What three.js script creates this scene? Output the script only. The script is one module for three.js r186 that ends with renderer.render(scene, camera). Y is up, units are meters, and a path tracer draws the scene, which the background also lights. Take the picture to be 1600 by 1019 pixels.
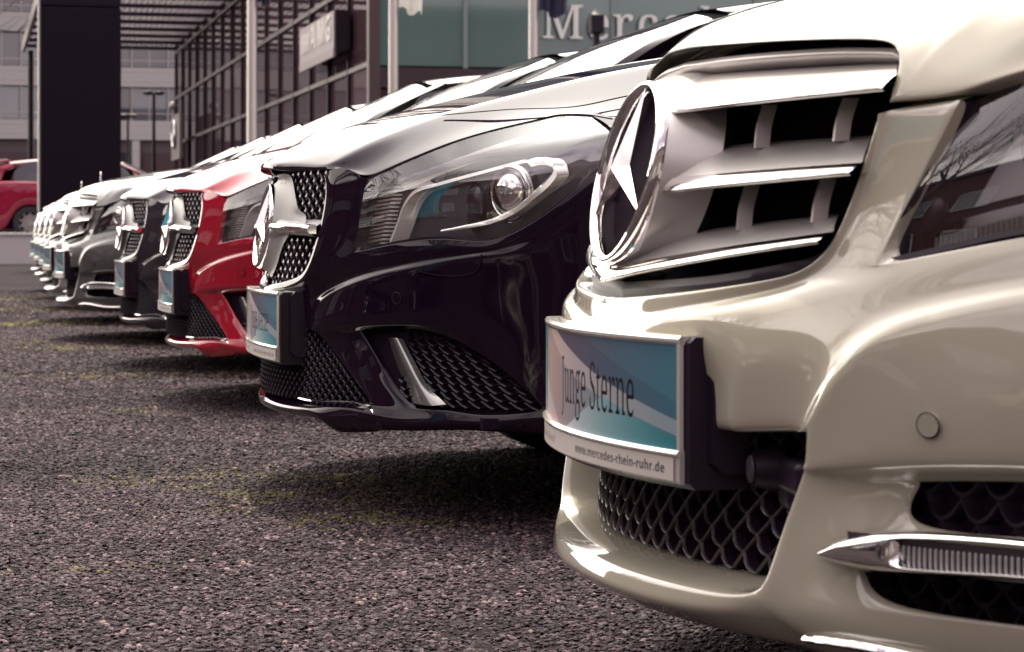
import * as THREE from 'three';
import { mergeGeometries, mergeVertices, toCreasedNormals } from 'three/addons/utils/BufferGeometryUtils.js';
import { ImprovedNoise } from 'three/addons/math/ImprovedNoise.js';
import { RoundedBoxGeometry } from 'three/addons/geometries/RoundedBoxGeometry.js';

// ---------------------------------------------------------------- camera, sky, sun, exposure
const FOCAL = 3450, PHI = 13.8 * Math.PI / 180, EYE = 0.58, SN = Math.sin(PHI), CS = Math.cos(PHI);
const scene = new THREE.Scene();
const camera = new THREE.PerspectiveCamera(2 * Math.atan(509.5 / FOCAL) * 180 / Math.PI, 1600 / 1019, 0.05, 700);
camera.position.set(0, EYE, 0);
camera.lookAt(SN * 10, EYE, -CS * 10);
camera.setViewOffset(1600, 1019, 0, 149.5, 1600, 1019);          // shifted lens: level camera, horizon above the middle
camera.focus = 3.6; camera.userData.fStop = 14;
camera.updateProjectionMatrix();

const renderer = new THREE.WebGLRenderer({ antialias: true });
renderer.setSize(1024, 652);
renderer.toneMapping = THREE.LinearToneMapping;
renderer.toneMappingExposure = 1.22;
renderer.shadowMap.enabled = true;

const SUN = new THREE.Vector3(0.05, 0.89, -0.41).normalize();
const noise = new ImprovedNoise();
const fbm = (x, y, z, n = 5) => { let a = 0.5, s = 0; for (let i = 0; i < n; i++) { s += a * noise.noise(x, y, z); x *= 2.03; y *= 2.03; z *= 2.03; a *= 0.5; } return s; };
const smooth = (a, b, x) => { const t = Math.min(1, Math.max(0, (x - a) / (b - a))); return t * t * (3 - 2 * t); };
{
  const w = 1024, h = 512, d = new Float32Array(w * h * 4);
  for (let j = 0; j < h; j++) for (let i = 0; i < w; i++) {
    const el = ((j + 0.5) / h - 0.5) * Math.PI, az = ((i + 0.5) / w - 0.5) * 2 * Math.PI;
    const y = Math.sin(el), x = Math.cos(el) * Math.cos(az), z = Math.cos(el) * Math.sin(az);
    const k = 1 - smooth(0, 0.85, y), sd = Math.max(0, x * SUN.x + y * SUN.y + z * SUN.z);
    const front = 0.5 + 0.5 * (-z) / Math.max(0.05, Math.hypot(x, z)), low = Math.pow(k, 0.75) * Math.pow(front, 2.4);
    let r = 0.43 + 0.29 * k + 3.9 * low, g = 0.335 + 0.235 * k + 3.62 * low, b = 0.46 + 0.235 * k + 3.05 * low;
    const yy = Math.max(y, 0.03) + 0.25;
    const c = smooth(-0.10, 0.30, fbm(x / yy * 1.5 + 3.1, z / yy * 1.5 - 1.7, 0.4, 6) + 0.06);
    r += c * 0.92; g += c * 0.86; b += c * 0.76;
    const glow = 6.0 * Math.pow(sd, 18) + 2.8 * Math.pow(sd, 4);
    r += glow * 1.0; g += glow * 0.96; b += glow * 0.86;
    if (y < 0) { r = 0.22; g = 0.17; b = 0.20; }
    const o = (j * w + i) * 4; d[o] = r; d[o + 1] = g; d[o + 2] = b; d[o + 3] = 1;
  }
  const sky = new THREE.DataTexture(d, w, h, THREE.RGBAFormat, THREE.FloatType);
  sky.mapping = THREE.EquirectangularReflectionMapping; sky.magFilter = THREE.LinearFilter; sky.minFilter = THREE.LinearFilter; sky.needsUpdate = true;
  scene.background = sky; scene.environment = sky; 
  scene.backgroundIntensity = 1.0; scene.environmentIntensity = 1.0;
}
const sun = new THREE.DirectionalLight(new THREE.Color(1.0, 0.94, 0.78), 3.9);
sun.position.copy(SUN).multiplyScalar(60).add(new THREE.Vector3(2, 0, -12)); sun.target.position.set(2, 0, -12);
sun.castShadow = true; sun.shadow.radius = 3; sun.shadow.mapSize.set(4096, 4096);
Object.assign(sun.shadow.camera, { left: -30, right: 30, top: 30, bottom: -30, near: 1, far: 160 });
scene.add(sun, sun.target);

// ---------------------------------------------------------------- helpers
let seed = 7; const rnd = () => { seed = (seed * 1664525 + 1013904223) >>> 0; return seed / 4294967296; };
const rr = (a, b) => a + (b - a) * rnd();
const taken = {};
function numbered(n) { const k = taken[n] = (taken[n] ?? -1) + 1; return k ? `${n}_${String(k).padStart(3, '0')}` : n; }
const shade = (o) => { o.castShadow = true; o.receiveShadow = true; return o; };
function mesh(name, geo, mat, parent, label) { const m = shade(new THREE.Mesh(geo, mat)); m.name = parent ? name : numbered(name); if (label) m.userData.label = label; (parent ?? scene).add(m); return m; }
function tag(o, label, category, group) { o.userData.label = label; o.userData.category = category; if (group) o.userData.group = group; return o; }
function thing(name, label, category, p = [0, 0, 0], group) { const g = new THREE.Group(); g.name = numbered(name); g.position.set(...p); scene.add(g); return tag(g, label, category, group); }
function struct(name, geo, mat) { const m = mesh(name, geo, mat); m.userData.kind = 'structure'; return m; }
const M = (o) => new THREE.MeshPhysicalMaterial(o);
const C3 = (r, g, b) => new THREE.Color().setRGB(r, g, b);

function table(T, y) {                                            // smooth curve through [at, value] pairs
  const n = T.length; if (y <= T[0][0]) return T[0][1]; if (y >= T[n - 1][0]) return T[n - 1][1];
  let i = 0; while (y > T[i + 1][0]) i++;
  const sl = (a, b) => (T[b][1] - T[a][1]) / (T[b][0] - T[a][0]), m = (k) => sl(Math.max(0, k - 1), Math.min(n - 1, k + 1));
  const h = T[i + 1][0] - T[i][0], t = (y - T[i][0]) / h, t2 = t * t, t3 = t2 * t;
  return (2 * t3 - 3 * t2 + 1) * T[i][1] + (t3 - 2 * t2 + t) * h * m(i) + (3 * t2 - 2 * t3) * T[i + 1][1] + (t3 - t2) * h * m(i + 1);
}
// A car stands at (cx, 0, cz) with its nose towards -x; local axes: x back from the nose, y up, z towards the camera's side.
// face(u, y) is the car's front surface; on() finds where a line of sight meets it, at() where it meets the lengthwise plane z = u.
function survey(cx, cz, face) {
  const at = (px, py, u) => { const a = PHI + Math.atan((px - 800) / FOCAL), Z = cz + u, X = -Z * Math.tan(a), d = X * SN - Z * CS; return [X - cx, EYE + (360 - py) * d / FOCAL, u]; };
  const on = (px, py, off = 0) => {
    const f = (u) => { const p = at(px, py, u); return p[0] - face(u, p[1]) - off; };
    let u = 1, pu = 1; while (u > -1 && f(u) < 0) { pu = u; u -= 0.01; }
    let lo = u, hi = pu; for (let i = 0; i < 36; i++) { const m = (lo + hi) / 2; if (f(m) < 0) hi = m; else lo = m; }
    return at(px, py, (lo + hi) / 2);
  };
  const V = (u, y, off = 0) => [face(u, y) + off, y, u];
  return { at, on, V, face };
}

// subdivision surface with creases
class Cage {
  constructor() { this.p = []; this.f = []; this.c = new Map(); this.k = new Set(); }
  fix(...L) { for (const i of L) this.k.add(i); return this; }
  v(p) { this.p.push([p[0], p[1], p[2]]); return this.p.length - 1; }
  vs(L) { return L.map((p) => this.v(p)); }
  face(...i) { this.f.push(i); return this; }
  grid(rows, skip) { for (let r = 0; r + 1 < rows.length; r++) for (let k = 0; k + 1 < rows[r].length; k++) if (!skip || !skip(r, k)) this.f.push([rows[r][k], rows[r][k + 1], rows[r + 1][k + 1], rows[r + 1][k]]); return this; }
  crease(s, L) { for (let i = 0; i + 1 < L.length; i++) this.c.set(Math.min(L[i], L[i + 1]) + '_' + Math.max(L[i], L[i + 1]), s); return this; }
  hem(L, d, s = 1.6) { const n = L.map((i, k) => { const o = typeof d === 'function' ? d(this.p[i], k) : d; return this.v([this.p[i][0] + o[0], this.p[i][1] + o[1], this.p[i][2] + (this.p[i][2] < 1e-5 && this.p[i][2] > -1e-5 ? 0 : o[2])]); }); this.grid([L, n]); this.crease(s, L); return n; }
  mirror() {
    const n = this.p.length, map = [];
    for (let i = 0; i < n; i++) map.push(Math.abs(this.p[i][2]) < 1e-5 ? i : this.v([this.p[i][0], this.p[i][1], -this.p[i][2]]));
    for (const f of [...this.f]) this.f.push(f.map((i) => map[i]).reverse());
    for (const [k, s] of [...this.c]) { const [a, b] = k.split('_').map((i) => map[+i]); this.c.set(Math.min(a, b) + '_' + Math.max(a, b), s); }
    for (const i of [...this.k]) this.k.add(map[i]);
    return this;
  }
  build(levels = 3, toward = [-1, 0.4, 0.2]) {
    let P = this.p, Fc = this.f.map((f) => [...f]), Cr = new Map(this.c);
    const K = (a, b) => (a < b ? a * 4194304 + b : b * 4194304 + a);
    { // one orientation
      const em = new Map(); Fc.forEach((f, n) => f.forEach((a, i) => { const k = K(a, f[(i + 1) % f.length]); (em.get(k) ?? em.set(k, []).get(k)).push(n); }));
      const seen = new Uint8Array(Fc.length), has = (f, a, b) => f.some((x, i) => x === a && f[(i + 1) % f.length] === b);
      for (let s0 = 0; s0 < Fc.length; s0++) { if (seen[s0]) continue; seen[s0] = 1; const st = [s0], comp = [];
        while (st.length) { const n = st.pop(), f = Fc[n]; comp.push(n); f.forEach((a, i) => { const b = f[(i + 1) % f.length]; for (const m of em.get(K(a, b))) if (!seen[m]) { seen[m] = 1; if (has(Fc[m], a, b)) Fc[m].reverse(); st.push(m); } }); }
        let dot = 0; for (const n of comp) { const f = Fc[n]; for (let i = 1; i + 1 < f.length; i++) { const a = P[f[0]], b = P[f[i]], c = P[f[i + 1]], e = [b[0] - a[0], b[1] - a[1], b[2] - a[2]], g = [c[0] - a[0], c[1] - a[1], c[2] - a[2]]; dot += (e[1] * g[2] - e[2] * g[1]) * toward[0] + (e[2] * g[0] - e[0] * g[2]) * toward[1] + (e[0] * g[1] - e[1] * g[0]) * toward[2]; } }
        if (dot < 0) for (const n of comp) Fc[n].reverse(); }
    }
    let cr = new Map(); for (const [k, s] of Cr) { const [a, b] = k.split('_').map(Number); cr.set(K(a, b), s); }
    for (let l = 0; l < levels; l++) {
      const nv = P.length, E = new Map(), fp = [], ve = Array.from({ length: nv }, () => []), vf = Array.from({ length: nv }, () => []);
      Fc.forEach((f, n) => { const c = [0, 0, 0]; for (const i of f) { for (let k = 0; k < 3; k++) c[k] += P[i][k] / f.length; vf[i].push(n); } fp.push(c);
        f.forEach((a, i) => { const b = f[(i + 1) % f.length], k = K(a, b); let e = E.get(k); if (!e) { e = { a, b, f: [], s: cr.get(k) ?? 0 }; E.set(k, e); ve[a].push(e); ve[b].push(e); } e.f.push(n); }); });
      const Q = [], ec = new Map();
      for (let i = 0; i < nv; i++) {
        const sh = ve[i].filter((e) => e.f.length !== 2 || e.s > 0), p = P[i], n = vf[i].length;
        if (!n || this.k.has(i)) { Q.push(p); continue; }
        let sm = null, cs = null;
        if (sh.length < 3) { if (!ve[i].some((e) => e.f.length !== 2)) { sm = [0, 1, 2].map((k) => { let F0 = 0, R0 = 0; for (const g of vf[i]) F0 += fp[g][k] / n; for (const e of ve[i]) R0 += (P[e.a][k] + P[e.b][k]) / 2 / ve[i].length; return (F0 + 2 * R0 + (n - 3) * p[k]) / n; }); } }
        if (sh.length === 2) cs = [0, 1, 2].map((k) => (6 * p[k] + sh.map((e) => P[e.a === i ? e.b : e.a][k]).reduce((a, b) => a + b)) / 8);
        if (sh.length < 2) Q.push(sm ?? p);
        else if (sh.length === 2) { const s = sh.some((e) => e.f.length !== 2) ? 1 : Math.min(1, (sh[0].s + sh[1].s) / 2); Q.push(sm ? [0, 1, 2].map((k) => cs[k] * s + sm[k] * (1 - s)) : cs); }
        else Q.push(p);
      }
      for (const e of E.values()) {
        const m = [0, 1, 2].map((k) => (P[e.a][k] + P[e.b][k]) / 2); let q = m;
        if (e.f.length === 2) { const s = Math.min(1, e.s), a = [0, 1, 2].map((k) => (2 * m[k] + fp[e.f[0]][k] + fp[e.f[1]][k]) / 4); q = [0, 1, 2].map((k) => m[k] * s + a[k] * (1 - s)); }
        e.i = Q.length; Q.push(q); if (e.s > 1) { ec.set(K(e.a, e.i), e.s - 1); ec.set(K(e.b, e.i), e.s - 1); }
      }
      const N = []; Fc.forEach((f, n) => { const c = Q.length; Q.push(fp[n]); f.forEach((a, i) => { const b = f[(i + 1) % f.length], z = f[(i + f.length - 1) % f.length]; N.push([a, E.get(K(a, b)).i, c, E.get(K(z, a)).i]); }); });
      P = Q; Fc = N; cr = ec;
    }
    const pos = new Float32Array(P.length * 3), ix = []; P.forEach((p, i) => pos.set(p, i * 3)); for (const f of Fc) for (let i = 1; i + 1 < f.length; i++) ix.push(f[0], f[i], f[i + 1]);
    const g = new THREE.BufferGeometry(); g.setAttribute('position', new THREE.BufferAttribute(pos, 3)); g.setIndex(ix); g.computeVertexNormals(); return g;
  }
}
const lin = (a, b, t) => a.map((x, i) => x + (b[i] - x) * t);
function curve(pts, n, closed = false) { return new THREE.CatmullRomCurve3(pts.map((p) => new THREE.Vector3(...p)), closed, 'centripetal').getPoints(n).map((v) => [v.x, v.y, v.z]); }
// a bar: a section of [dx, dy, dz] offsets carried along a path, not turned; ends closed
function bar(path, sec, crease = 0.6, closed = true, scale) {
  const pos = [], ix = [], n = sec.length;
  path.forEach((p, k) => { const s = scale ? scale(k / (path.length - 1)) : 1; for (const o of sec) pos.push(p[0] + o[0] * s, p[1] + o[1] * s, p[2] + (o[2] ?? 0) * s); });
  for (let k = 0; k + 1 < path.length; k++) for (let i = 0; i < (closed ? n : n - 1); i++) { const a = k * n + i, b = k * n + (i + 1) % n; ix.push(a, b, b + n, a, b + n, a + n); }
  if (closed) for (const k of [0, path.length - 1]) for (let i = 1; i + 1 < n; i++) ix.push(k * n, k * n + i, k * n + i + 1);
  const g = new THREE.BufferGeometry(); g.setAttribute('position', new THREE.Float32BufferAttribute(pos, 3)); g.setIndex(ix);
  return clean(toCreasedNormals(g, crease));
}
const clean = (g) => { const c = g.index ? g.toNonIndexed() : g; if (!c.attributes.normal) c.computeVertexNormals(); for (const k of Object.keys(c.attributes)) if (!['position', 'normal'].includes(k)) c.deleteAttribute(k); return c; };
const join = (L) => mergeGeometries(L.map(clean));
// a smooth sheet through rows of points
function sheet(rows, nu = 8, nv = 8) {
  const A = rows.map((r) => curve(r, (r.length - 1) * nu)), cols = A[0].length, out = [];
  for (let j = 0; j < cols; j++) out.push(curve(A.map((r) => r[j]), (rows.length - 1) * nv));
  const R = out[0].length, pos = [], ix = []; for (const c of out) for (const p of c) pos.push(...p);
  for (let j = 0; j + 1 < cols; j++) for (let i = 0; i + 1 < R; i++) { const a = j * R + i; ix.push(a, a + R, a + R + 1, a, a + R + 1, a + 1); }
  const g = new THREE.BufferGeometry(); g.setAttribute('position', new THREE.Float32BufferAttribute(pos, 3)); g.setIndex(ix); g.computeVertexNormals(); return g;
}
const box = (w, h, d, x, y, z) => new THREE.BoxGeometry(w, h, d).translate(x, y, z);
const rbox = (w, h, d, x, y, z, r = 0.01) => new RoundedBoxGeometry(w, h, d, 2, r).translate(x, y, z);
const tube = (pts, r, seg = 24, rs = 8, closed = false) => new THREE.TubeGeometry(new THREE.CatmullRomCurve3(pts.map((p) => new THREE.Vector3(...p)), closed, 'centripetal'), seg, r, rs, closed);
const cyl = (r0, r1, h, x, y, z, n = 24) => new THREE.CylinderGeometry(r0, r1, h, n).translate(x, y, z);

// ---------------------------------------------------------------- ground
function chipTextures(n = 1024, cells = 150) {
  const px = new Float32Array(cells * cells), py = new Float32Array(cells * cells), tone = new Float32Array(cells * cells), hgt = new Float32Array(cells * cells);
  for (let i = 0; i < cells * cells; i++) { px[i] = rnd(); py[i] = rnd(); const q = rnd(); tone[i] = q < 0.06 ? rr(0.07, 0.12) : q < 0.3 ? rr(0.032, 0.056) : rr(0.010, 0.028); hgt[i] = rr(0.3, 1); }
  const col = new Uint8Array(n * n * 4), bmp = new Uint8Array(n * n * 4), g = (v) => Math.round(255 * Math.pow(Math.min(1, v), 1 / 2.2));
  for (let y = 0; y < n; y++) for (let x = 0; x < n; x++) {
    const fx = x / n * cells, fy = y / n * cells, cx = Math.floor(fx), cy = Math.floor(fy); let d1 = 9, d2 = 9, id = 0;
    for (let j = -1; j <= 1; j++) for (let i = -1; i <= 1; i++) { const k = ((cy + j + cells) % cells) * cells + (cx + i + cells) % cells, dx = cx + i + px[k] - fx, dy = cy + j + py[k] - fy, d = dx * dx + dy * dy; if (d < d1) { d2 = d1; d1 = d; id = k; } else if (d < d2) d2 = d; }
    const e = Math.min(1, (Math.sqrt(d2) - Math.sqrt(d1)) * 3.2), t = tone[id] * (0.35 + 0.65 * e), o = (y * n + x) * 4;  // gaps between stones darkened in the colour: crevice shade baked in
    col[o] = g(t * 1.34); col[o + 1] = g(t * 0.92); col[o + 2] = g(t * 1.10); col[o + 3] = 255;
    const h = Math.round(255 * e * hgt[id]); bmp[o] = bmp[o + 1] = bmp[o + 2] = h; bmp[o + 3] = 255;
  }
  const T = (d, srgb) => { const t = new THREE.DataTexture(d, n, n, THREE.RGBAFormat); t.wrapS = t.wrapT = THREE.RepeatWrapping; t.magFilter = THREE.LinearFilter; t.minFilter = THREE.LinearMipmapLinearFilter; if (srgb) t.colorSpace = THREE.SRGBColorSpace; t.needsUpdate = true; return t; };
  return [T(col, true), T(bmp)];
}
const MOSS = [[0.64, -11.7, 0.55, 0.25], [0.55, -11.0, 0.4, 0.2], [0.62, -8.9, 0.4, 0.16], [0.62, -7.2, 0.28, 0.16], [0.68, -4.75, 0.26, 0.3], [0.52, -5.2, 0.24, 0.22], [0.78, -4.35, 0.2, 0.2], [0.20, -3.85, 0.22, 0.05], [0.95, -5.1, 0.3, 0.2], [0.45, -14, 0.6, 0.3], [0.5, -16.5, 0.6, 0.4], [0.45, -19, 0.6, 0.5], [0.80, -2.75, 0.25, 0.18]];
const mossAt = (x, z) => { let m = 0; for (const [a, b, rx, rz] of MOSS) { const d = ((x - a) / rx) ** 2 + ((z - b) / rz) ** 2; m = Math.max(m, Math.exp(-d * 1.6)); } return m * smooth(-0.18, 0.22, fbm(x * 6, z * 6, 2.3, 4)); };
const mottle = (x, z) => 0.95 + 1.0 * fbm(x * 0.8 + 5, z * 0.8, 1.1, 4) + 0.45 * fbm(x * 3.1, z * 3.1, 7.7, 3);
{
  const ax = [-260, -120, -60, -30, -16, -9, -5, -3], az = [260, 100, 40, 15, 6, 2]; for (let x = -2; x <= 4; x += 0.06) ax.push(x); ax.push(5, 7, 10, 14, 20, 30, 60, 120, 260);
  for (let z = -1; z >= -24; z -= 0.06) az.push(z); for (let z = -25; z > -60; z -= 2.5) az.push(z); az.push(-70, -90, -120, -180, -320);
  const pos = [], col = [], uv = [], ix = [];
  for (const z of az) for (const x of ax) { pos.push(x, 0, z); uv.push(x / 1.6, z / 1.6); const near = Math.abs(x) < 6 && z < 2 && z > -26; const m = near ? mossAt(x, z) * 0.9 : 0, t = near ? mottle(x, z) : 1; col.push((1 - m) * t * 0.72 + m * 0.95, (1 - m) * t * 0.72 + m * 1.05, (1 - m) * t * 0.72 + m * 0.28); }
  const n = ax.length; for (let j = 0; j + 1 < az.length; j++) for (let i = 0; i + 1 < n; i++) { const a = j * n + i; ix.push(a, a + 1, a + n, a + 1, a + n + 1, a + n); }
  const g = new THREE.BufferGeometry(); g.setAttribute('position', new THREE.Float32BufferAttribute(pos, 3)); g.setAttribute('uv', new THREE.Float32BufferAttribute(uv, 2)); g.setAttribute('color', new THREE.Float32BufferAttribute(col, 3)); g.setIndex(ix); g.computeVertexNormals();
  const [map, bumpMap] = chipTextures();
  struct('asphalt_ground', g, M({ map, bumpMap, bumpScale: 0.006, vertexColors: true, roughness: 0.9, ior: 1.15 }));
}
{ // loose and bedded chippings that stand out of the worn asphalt
  const spots = []; const add = (x0, x1, z0, z1, per, s) => { const n = Math.round((x1 - x0) * (z1 - z0) * per); for (let i = 0; i < n; i++) { const x = rr(x0, x1), z = rr(z0, z1); const ed = Math.min(1, Math.min(x - x0, x1 - x, z - z0, z1 - z) / 0.5 + 0.35) * (x0 < -2 ? smooth(-3.2, -1.2, x) : 1); if (rnd() < ed * (0.25 + 0.75 * smooth(-0.5, 0.3, fbm(x * 4, z * 4, 3, 3)))) spots.push([x, z, s]); } };
  add(-0.4, 2.2, -5.3, -2.0, 14000, 0.0042); add(-0.4, 2.2, -8.4, -5.1, 9000, 0.005); add(-0.4, 1.9, -13.6, -8.2, 4200, 0.0065); add(-3.2, -0.3, -6.6, -1.4, 4200, 0.0052); add(-3.2, -0.3, -13, -6.4, 2000, 0.0062); add(-1.5, 1.7, -22, -13.2, 900, 0.008);
  const im = shade(new THREE.InstancedMesh(new THREE.IcosahedronGeometry(1, 0), M({ color: 0xffffff, roughness: 0.75, ior: 1.25 }), spots.length)), o = new THREE.Object3D(), c = new THREE.Color();
  spots.forEach(([x, z, s], i) => {
    o.position.set(x, rr(0, 0.0016), z); o.rotation.set(rr(-0.5, 0.5), rr(0, 6.3), rr(-0.5, 0.5)); const k = s * rr(0.55, 1.35); o.scale.set(k * rr(0.9, 1.6), k * rr(0.45, 0.8), k); o.updateMatrix(); im.setMatrixAt(i, o.matrix);
    const q = rnd(), m = mottle(x, z), t = (q < 0.045 ? rr(0.08, 0.15) : q < 0.40 ? rr(0.036, 0.066) : rr(0.010, 0.030)) * m; im.setColorAt(i, c.setRGB(t * 1.46, t * 0.99, t * (q < 0.045 ? 1.0 : 1.18)));
  });
  im.name = 'chippings'; im.userData.kind = 'stuff'; im.userData.label = 'coarse dark stone chippings of the worn asphalt'; im.userData.category = 'gravel'; scene.add(im);
  const ms = []; for (const [a, b, rx, rz] of MOSS) { const n = Math.round(11000 * Math.min(1.2, rx * rz * 7)); for (let i = 0; i < n; i++) { const x = a + rr(-1.7, 1.7) * rx, z = b + rr(-1.7, 1.7) * rz; if (rnd() < mossAt(x, z) * 0.9) ms.push([x, z]); } }
  const mm = shade(new THREE.InstancedMesh(new THREE.IcosahedronGeometry(1, 0), new THREE.MeshStandardMaterial({ color: 0xffffff, roughness: 0.95 }), ms.length));
  ms.forEach(([x, z], i) => { const k = rr(0.0016, 0.005) * (z < -8 ? 1.8 : 1); o.position.set(x, rr(0, 0.002), z); o.rotation.set(rr(-0.5, 0.5), rr(0, 6), rr(-0.5, 0.5)); o.scale.set(k * rr(1, 2), k * 0.6, k * rr(1, 1.6)); o.updateMatrix(); mm.setMatrixAt(i, o.matrix); const t = rr(0.5, 1.2), y = rnd() < 0.12; mm.setColorAt(i, y ? c.setRGB(0.24 * t, 0.18 * t, 0.08 * t) : c.setRGB(0.085 * t, 0.075 * t, 0.018 * t)); });
  mm.name = 'moss'; mm.userData.kind = 'stuff'; mm.userData.label = 'yellow-green moss growing in patches on the asphalt'; mm.userData.category = 'moss'; scene.add(mm);
}
// ---------------------------------------------------------------- materials of the place
const STEEL = M({ color: C3(0.012, 0.006, 0.014), roughness: 0.5, ior: 1.35 }), PYLON = M({ color: C3(0.006, 0.0022, 0.0075), roughness: 0.5, ior: 1.25 });
const PANE = M({ color: C3(0.045, 0.026, 0.032), roughness: 0.03, ior: 1.17 }), PANE2 = M({ color: C3(0.065, 0.034, 0.038), roughness: 0.04, ior: 1.22 });
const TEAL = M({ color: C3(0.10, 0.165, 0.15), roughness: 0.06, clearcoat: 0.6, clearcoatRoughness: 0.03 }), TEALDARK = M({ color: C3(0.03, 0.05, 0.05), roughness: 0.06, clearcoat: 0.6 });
const ALU = M({ color: C3(0.34, 0.31, 0.30), roughness: 0.4, metalness: 0.4 }), WHITEPANEL = M({ color: C3(0.40, 0.385, 0.37), roughness: 0.7 }), CONCRETE = M({ color: C3(0.52, 0.49, 0.48), roughness: 0.9 });
const POLE = M({ color: C3(0.55, 0.51, 0.46), roughness: 0.35, metalness: 0.3, clearcoat: 0.5 });
// ---------------------------------------------------------------- glass showroom: long side along the row, end wall with lettering
{
  const X = 8.1, Z0 = -45.1, D = 2.8, N = 16, levels = [0.25, 2.2, 4.05, 5.9, 7.75, 9.6, 11.4];
  const b = thing('glass_building', 'long dark glass showroom with closely spaced steel mullions behind the cars', 'building', [X, 0, Z0]);
  mesh('core', join([box(18, 11.6, N * D - 0.6, 9.35, 5.85, -N * D / 2)]), M({ color: C3(0.02, 0.014, 0.018), roughness: 0.9 }), b);
  mesh('roof', join([box(19.4, 0.35, N * D + 0.8, 9.4, 11.85, -N * D / 2)]), STEEL, b);
  const TRANSOM = M({ color: C3(0.075, 0.05, 0.055), roughness: 0.4, metalness: 0.4 }), mg = box(0.08, 11.5, 0.07, -0.02, 5.85, 0), fine = box(0.06, 11.4, 0.05, 0, 5.85, 0);
  for (let k = 0; k <= N; k++) { const m = mesh('mullion', mg, STEEL, b); m.position.z = -k * D; }
  levels.forEach((y) => mesh('transom', box(0.05, 0.10, N * D, -0.025, y, -N * D / 2), TRANSOM, b));
  for (let k = 0; k < N; k++) for (let l = 0; l + 1 < levels.length; l++) {
    const h = levels[l + 1] - levels[l] - 0.12, g = new THREE.BoxGeometry(0.03, h, D - 0.1), p = mesh('pane', g, rnd() < 0.3 ? PANE2 : PANE, b);
    p.position.set(0.03, (levels[l] + levels[l + 1]) / 2, -(k + 0.5) * D); p.rotation.set(0, rr(-0.006, 0.006), rr(-0.005, 0.005));
  }
  // end wall
  const ends = [0.1, 1.95, 5.15, 8.35, 11.55, 14.75, 18.2];
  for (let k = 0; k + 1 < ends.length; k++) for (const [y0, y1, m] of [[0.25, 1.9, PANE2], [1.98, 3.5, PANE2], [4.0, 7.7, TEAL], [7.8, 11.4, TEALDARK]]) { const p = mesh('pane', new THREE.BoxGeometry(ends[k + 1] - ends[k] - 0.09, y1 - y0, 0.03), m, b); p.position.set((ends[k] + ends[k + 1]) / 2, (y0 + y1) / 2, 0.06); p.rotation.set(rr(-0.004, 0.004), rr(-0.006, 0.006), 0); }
  ends.forEach((x) => mesh('mullion', box(0.09, 11.3, 0.08, x, 5.9, 0.085), M({ color: C3(0.20, 0.24, 0.24), roughness: 0.4, metalness: 0.4 }), b));
  mesh('corner_post', box(0.24, 11.6, 0.24, 0.02, 5.85, 0.02), TRANSOM, b);
  mesh('spandrel', box(18.2, 0.42, 0.14, 9.2, 3.75, 0.06), M({ color: C3(0.03, 0.012, 0.02), roughness: 0.4 }), b);
  for (const [x, y, w] of [[1.0, 3.1, 0.55], [4.2, 3.05, 0.8]]) mesh('notice_board', rbox(w, 0.36, 0.05, x, y, 0.13, 0.01), M({ color: C3(0.25, 0.36, 0.34), roughness: 0.4 }), b);
  // lettering on the end wall
  const { FontLoader } = await import('three/addons/loaders/FontLoader.js'), { TextGeometry } = await import('three/addons/geometries/TextGeometry.js');
  const font = await new FontLoader().loadAsync('fonts/droid/droid_serif_regular.typeface.json');
  const LET = M({ color: C3(0.74, 0.75, 0.70), roughness: 0.5 }); let x = 3.56;
  const word = thing('wall_lettering', 'large pale serif letters spelling Mercedes on the teal end wall', 'sign', [X, 4.62, Z0]);
  for (const ch of 'Mercedes') { const g = new TextGeometry(ch, { font, size: 0.72, depth: 0.06, curveSegments: 6 }); g.computeBoundingBox(); const m = mesh('letter', g, LET, word); m.position.set(x, 0, 0.16); x += g.boundingBox.max.x + 0.085; }
  // canopy over the entrance side
  const cn = thing('entrance_canopy', 'slatted steel canopy projecting from the glass showroom', 'canopy', [0, 7.75, 0]);
  for (let k = 0; k < 12; k++) mesh('beam', box(6.0, 0.13, 0.14, 5.1, 0.15, -89.6 + k * 2.8), STEEL, cn);
  const SLAT = M({ color: C3(0.55, 0.50, 0.54), roughness: 0.5 }), sl = new THREE.BoxGeometry(0.015, 0.13, 31); for (let i = 0; i < 30; i++) { const m = mesh('slat', sl, SLAT, cn); m.position.set(2.25 + i * 0.198, 0.32, -74.5); m.rotation.z = 0.75; }
  mesh('fascia', box(0.1, 0.42, 31, 2.08, 0.12, -74.5), M({ color: C3(0.30, 0.27, 0.25), roughness: 0.5 }), cn);
  const cl = new THREE.CylinderGeometry(0.12, 0.12, 7.7, 16); for (const z of [-89.4, -75.6]) { const m = mesh('column', cl, STEEL, cn); m.position.set(2.35, -3.9, z); }
  // projecting sign with raised letters
  const sg = thing('facade_sign', 'silver sign panel with raised AMG letters on the glass showroom', 'sign', [X - 0.35, 4.67, -50.0]);
  mesh('panel', join([box(0.3, 0.84, 5.1, 0.12, 0.28, 0)]), STEEL, sg); mesh('face', box(0.04, 0.82, 5.06, -0.06, 0.28, 0), M({ color: C3(0.22, 0.195, 0.20), roughness: 0.5 }), sg); mesh('lower_band', box(0.06, 0.18, 5.1, -0.06, -0.225, 0), M({ color: C3(0.17, 0.14, 0.145), roughness: 0.5 }), sg);
  const f2 = await new FontLoader().loadAsync('fonts/droid/droid_sans_bold.typeface.json'), RAISE = M({ color: C3(0.75, 0.72, 0.68), roughness: 0.3, metalness: 0.2, clearcoat: 0.5 });
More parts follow.
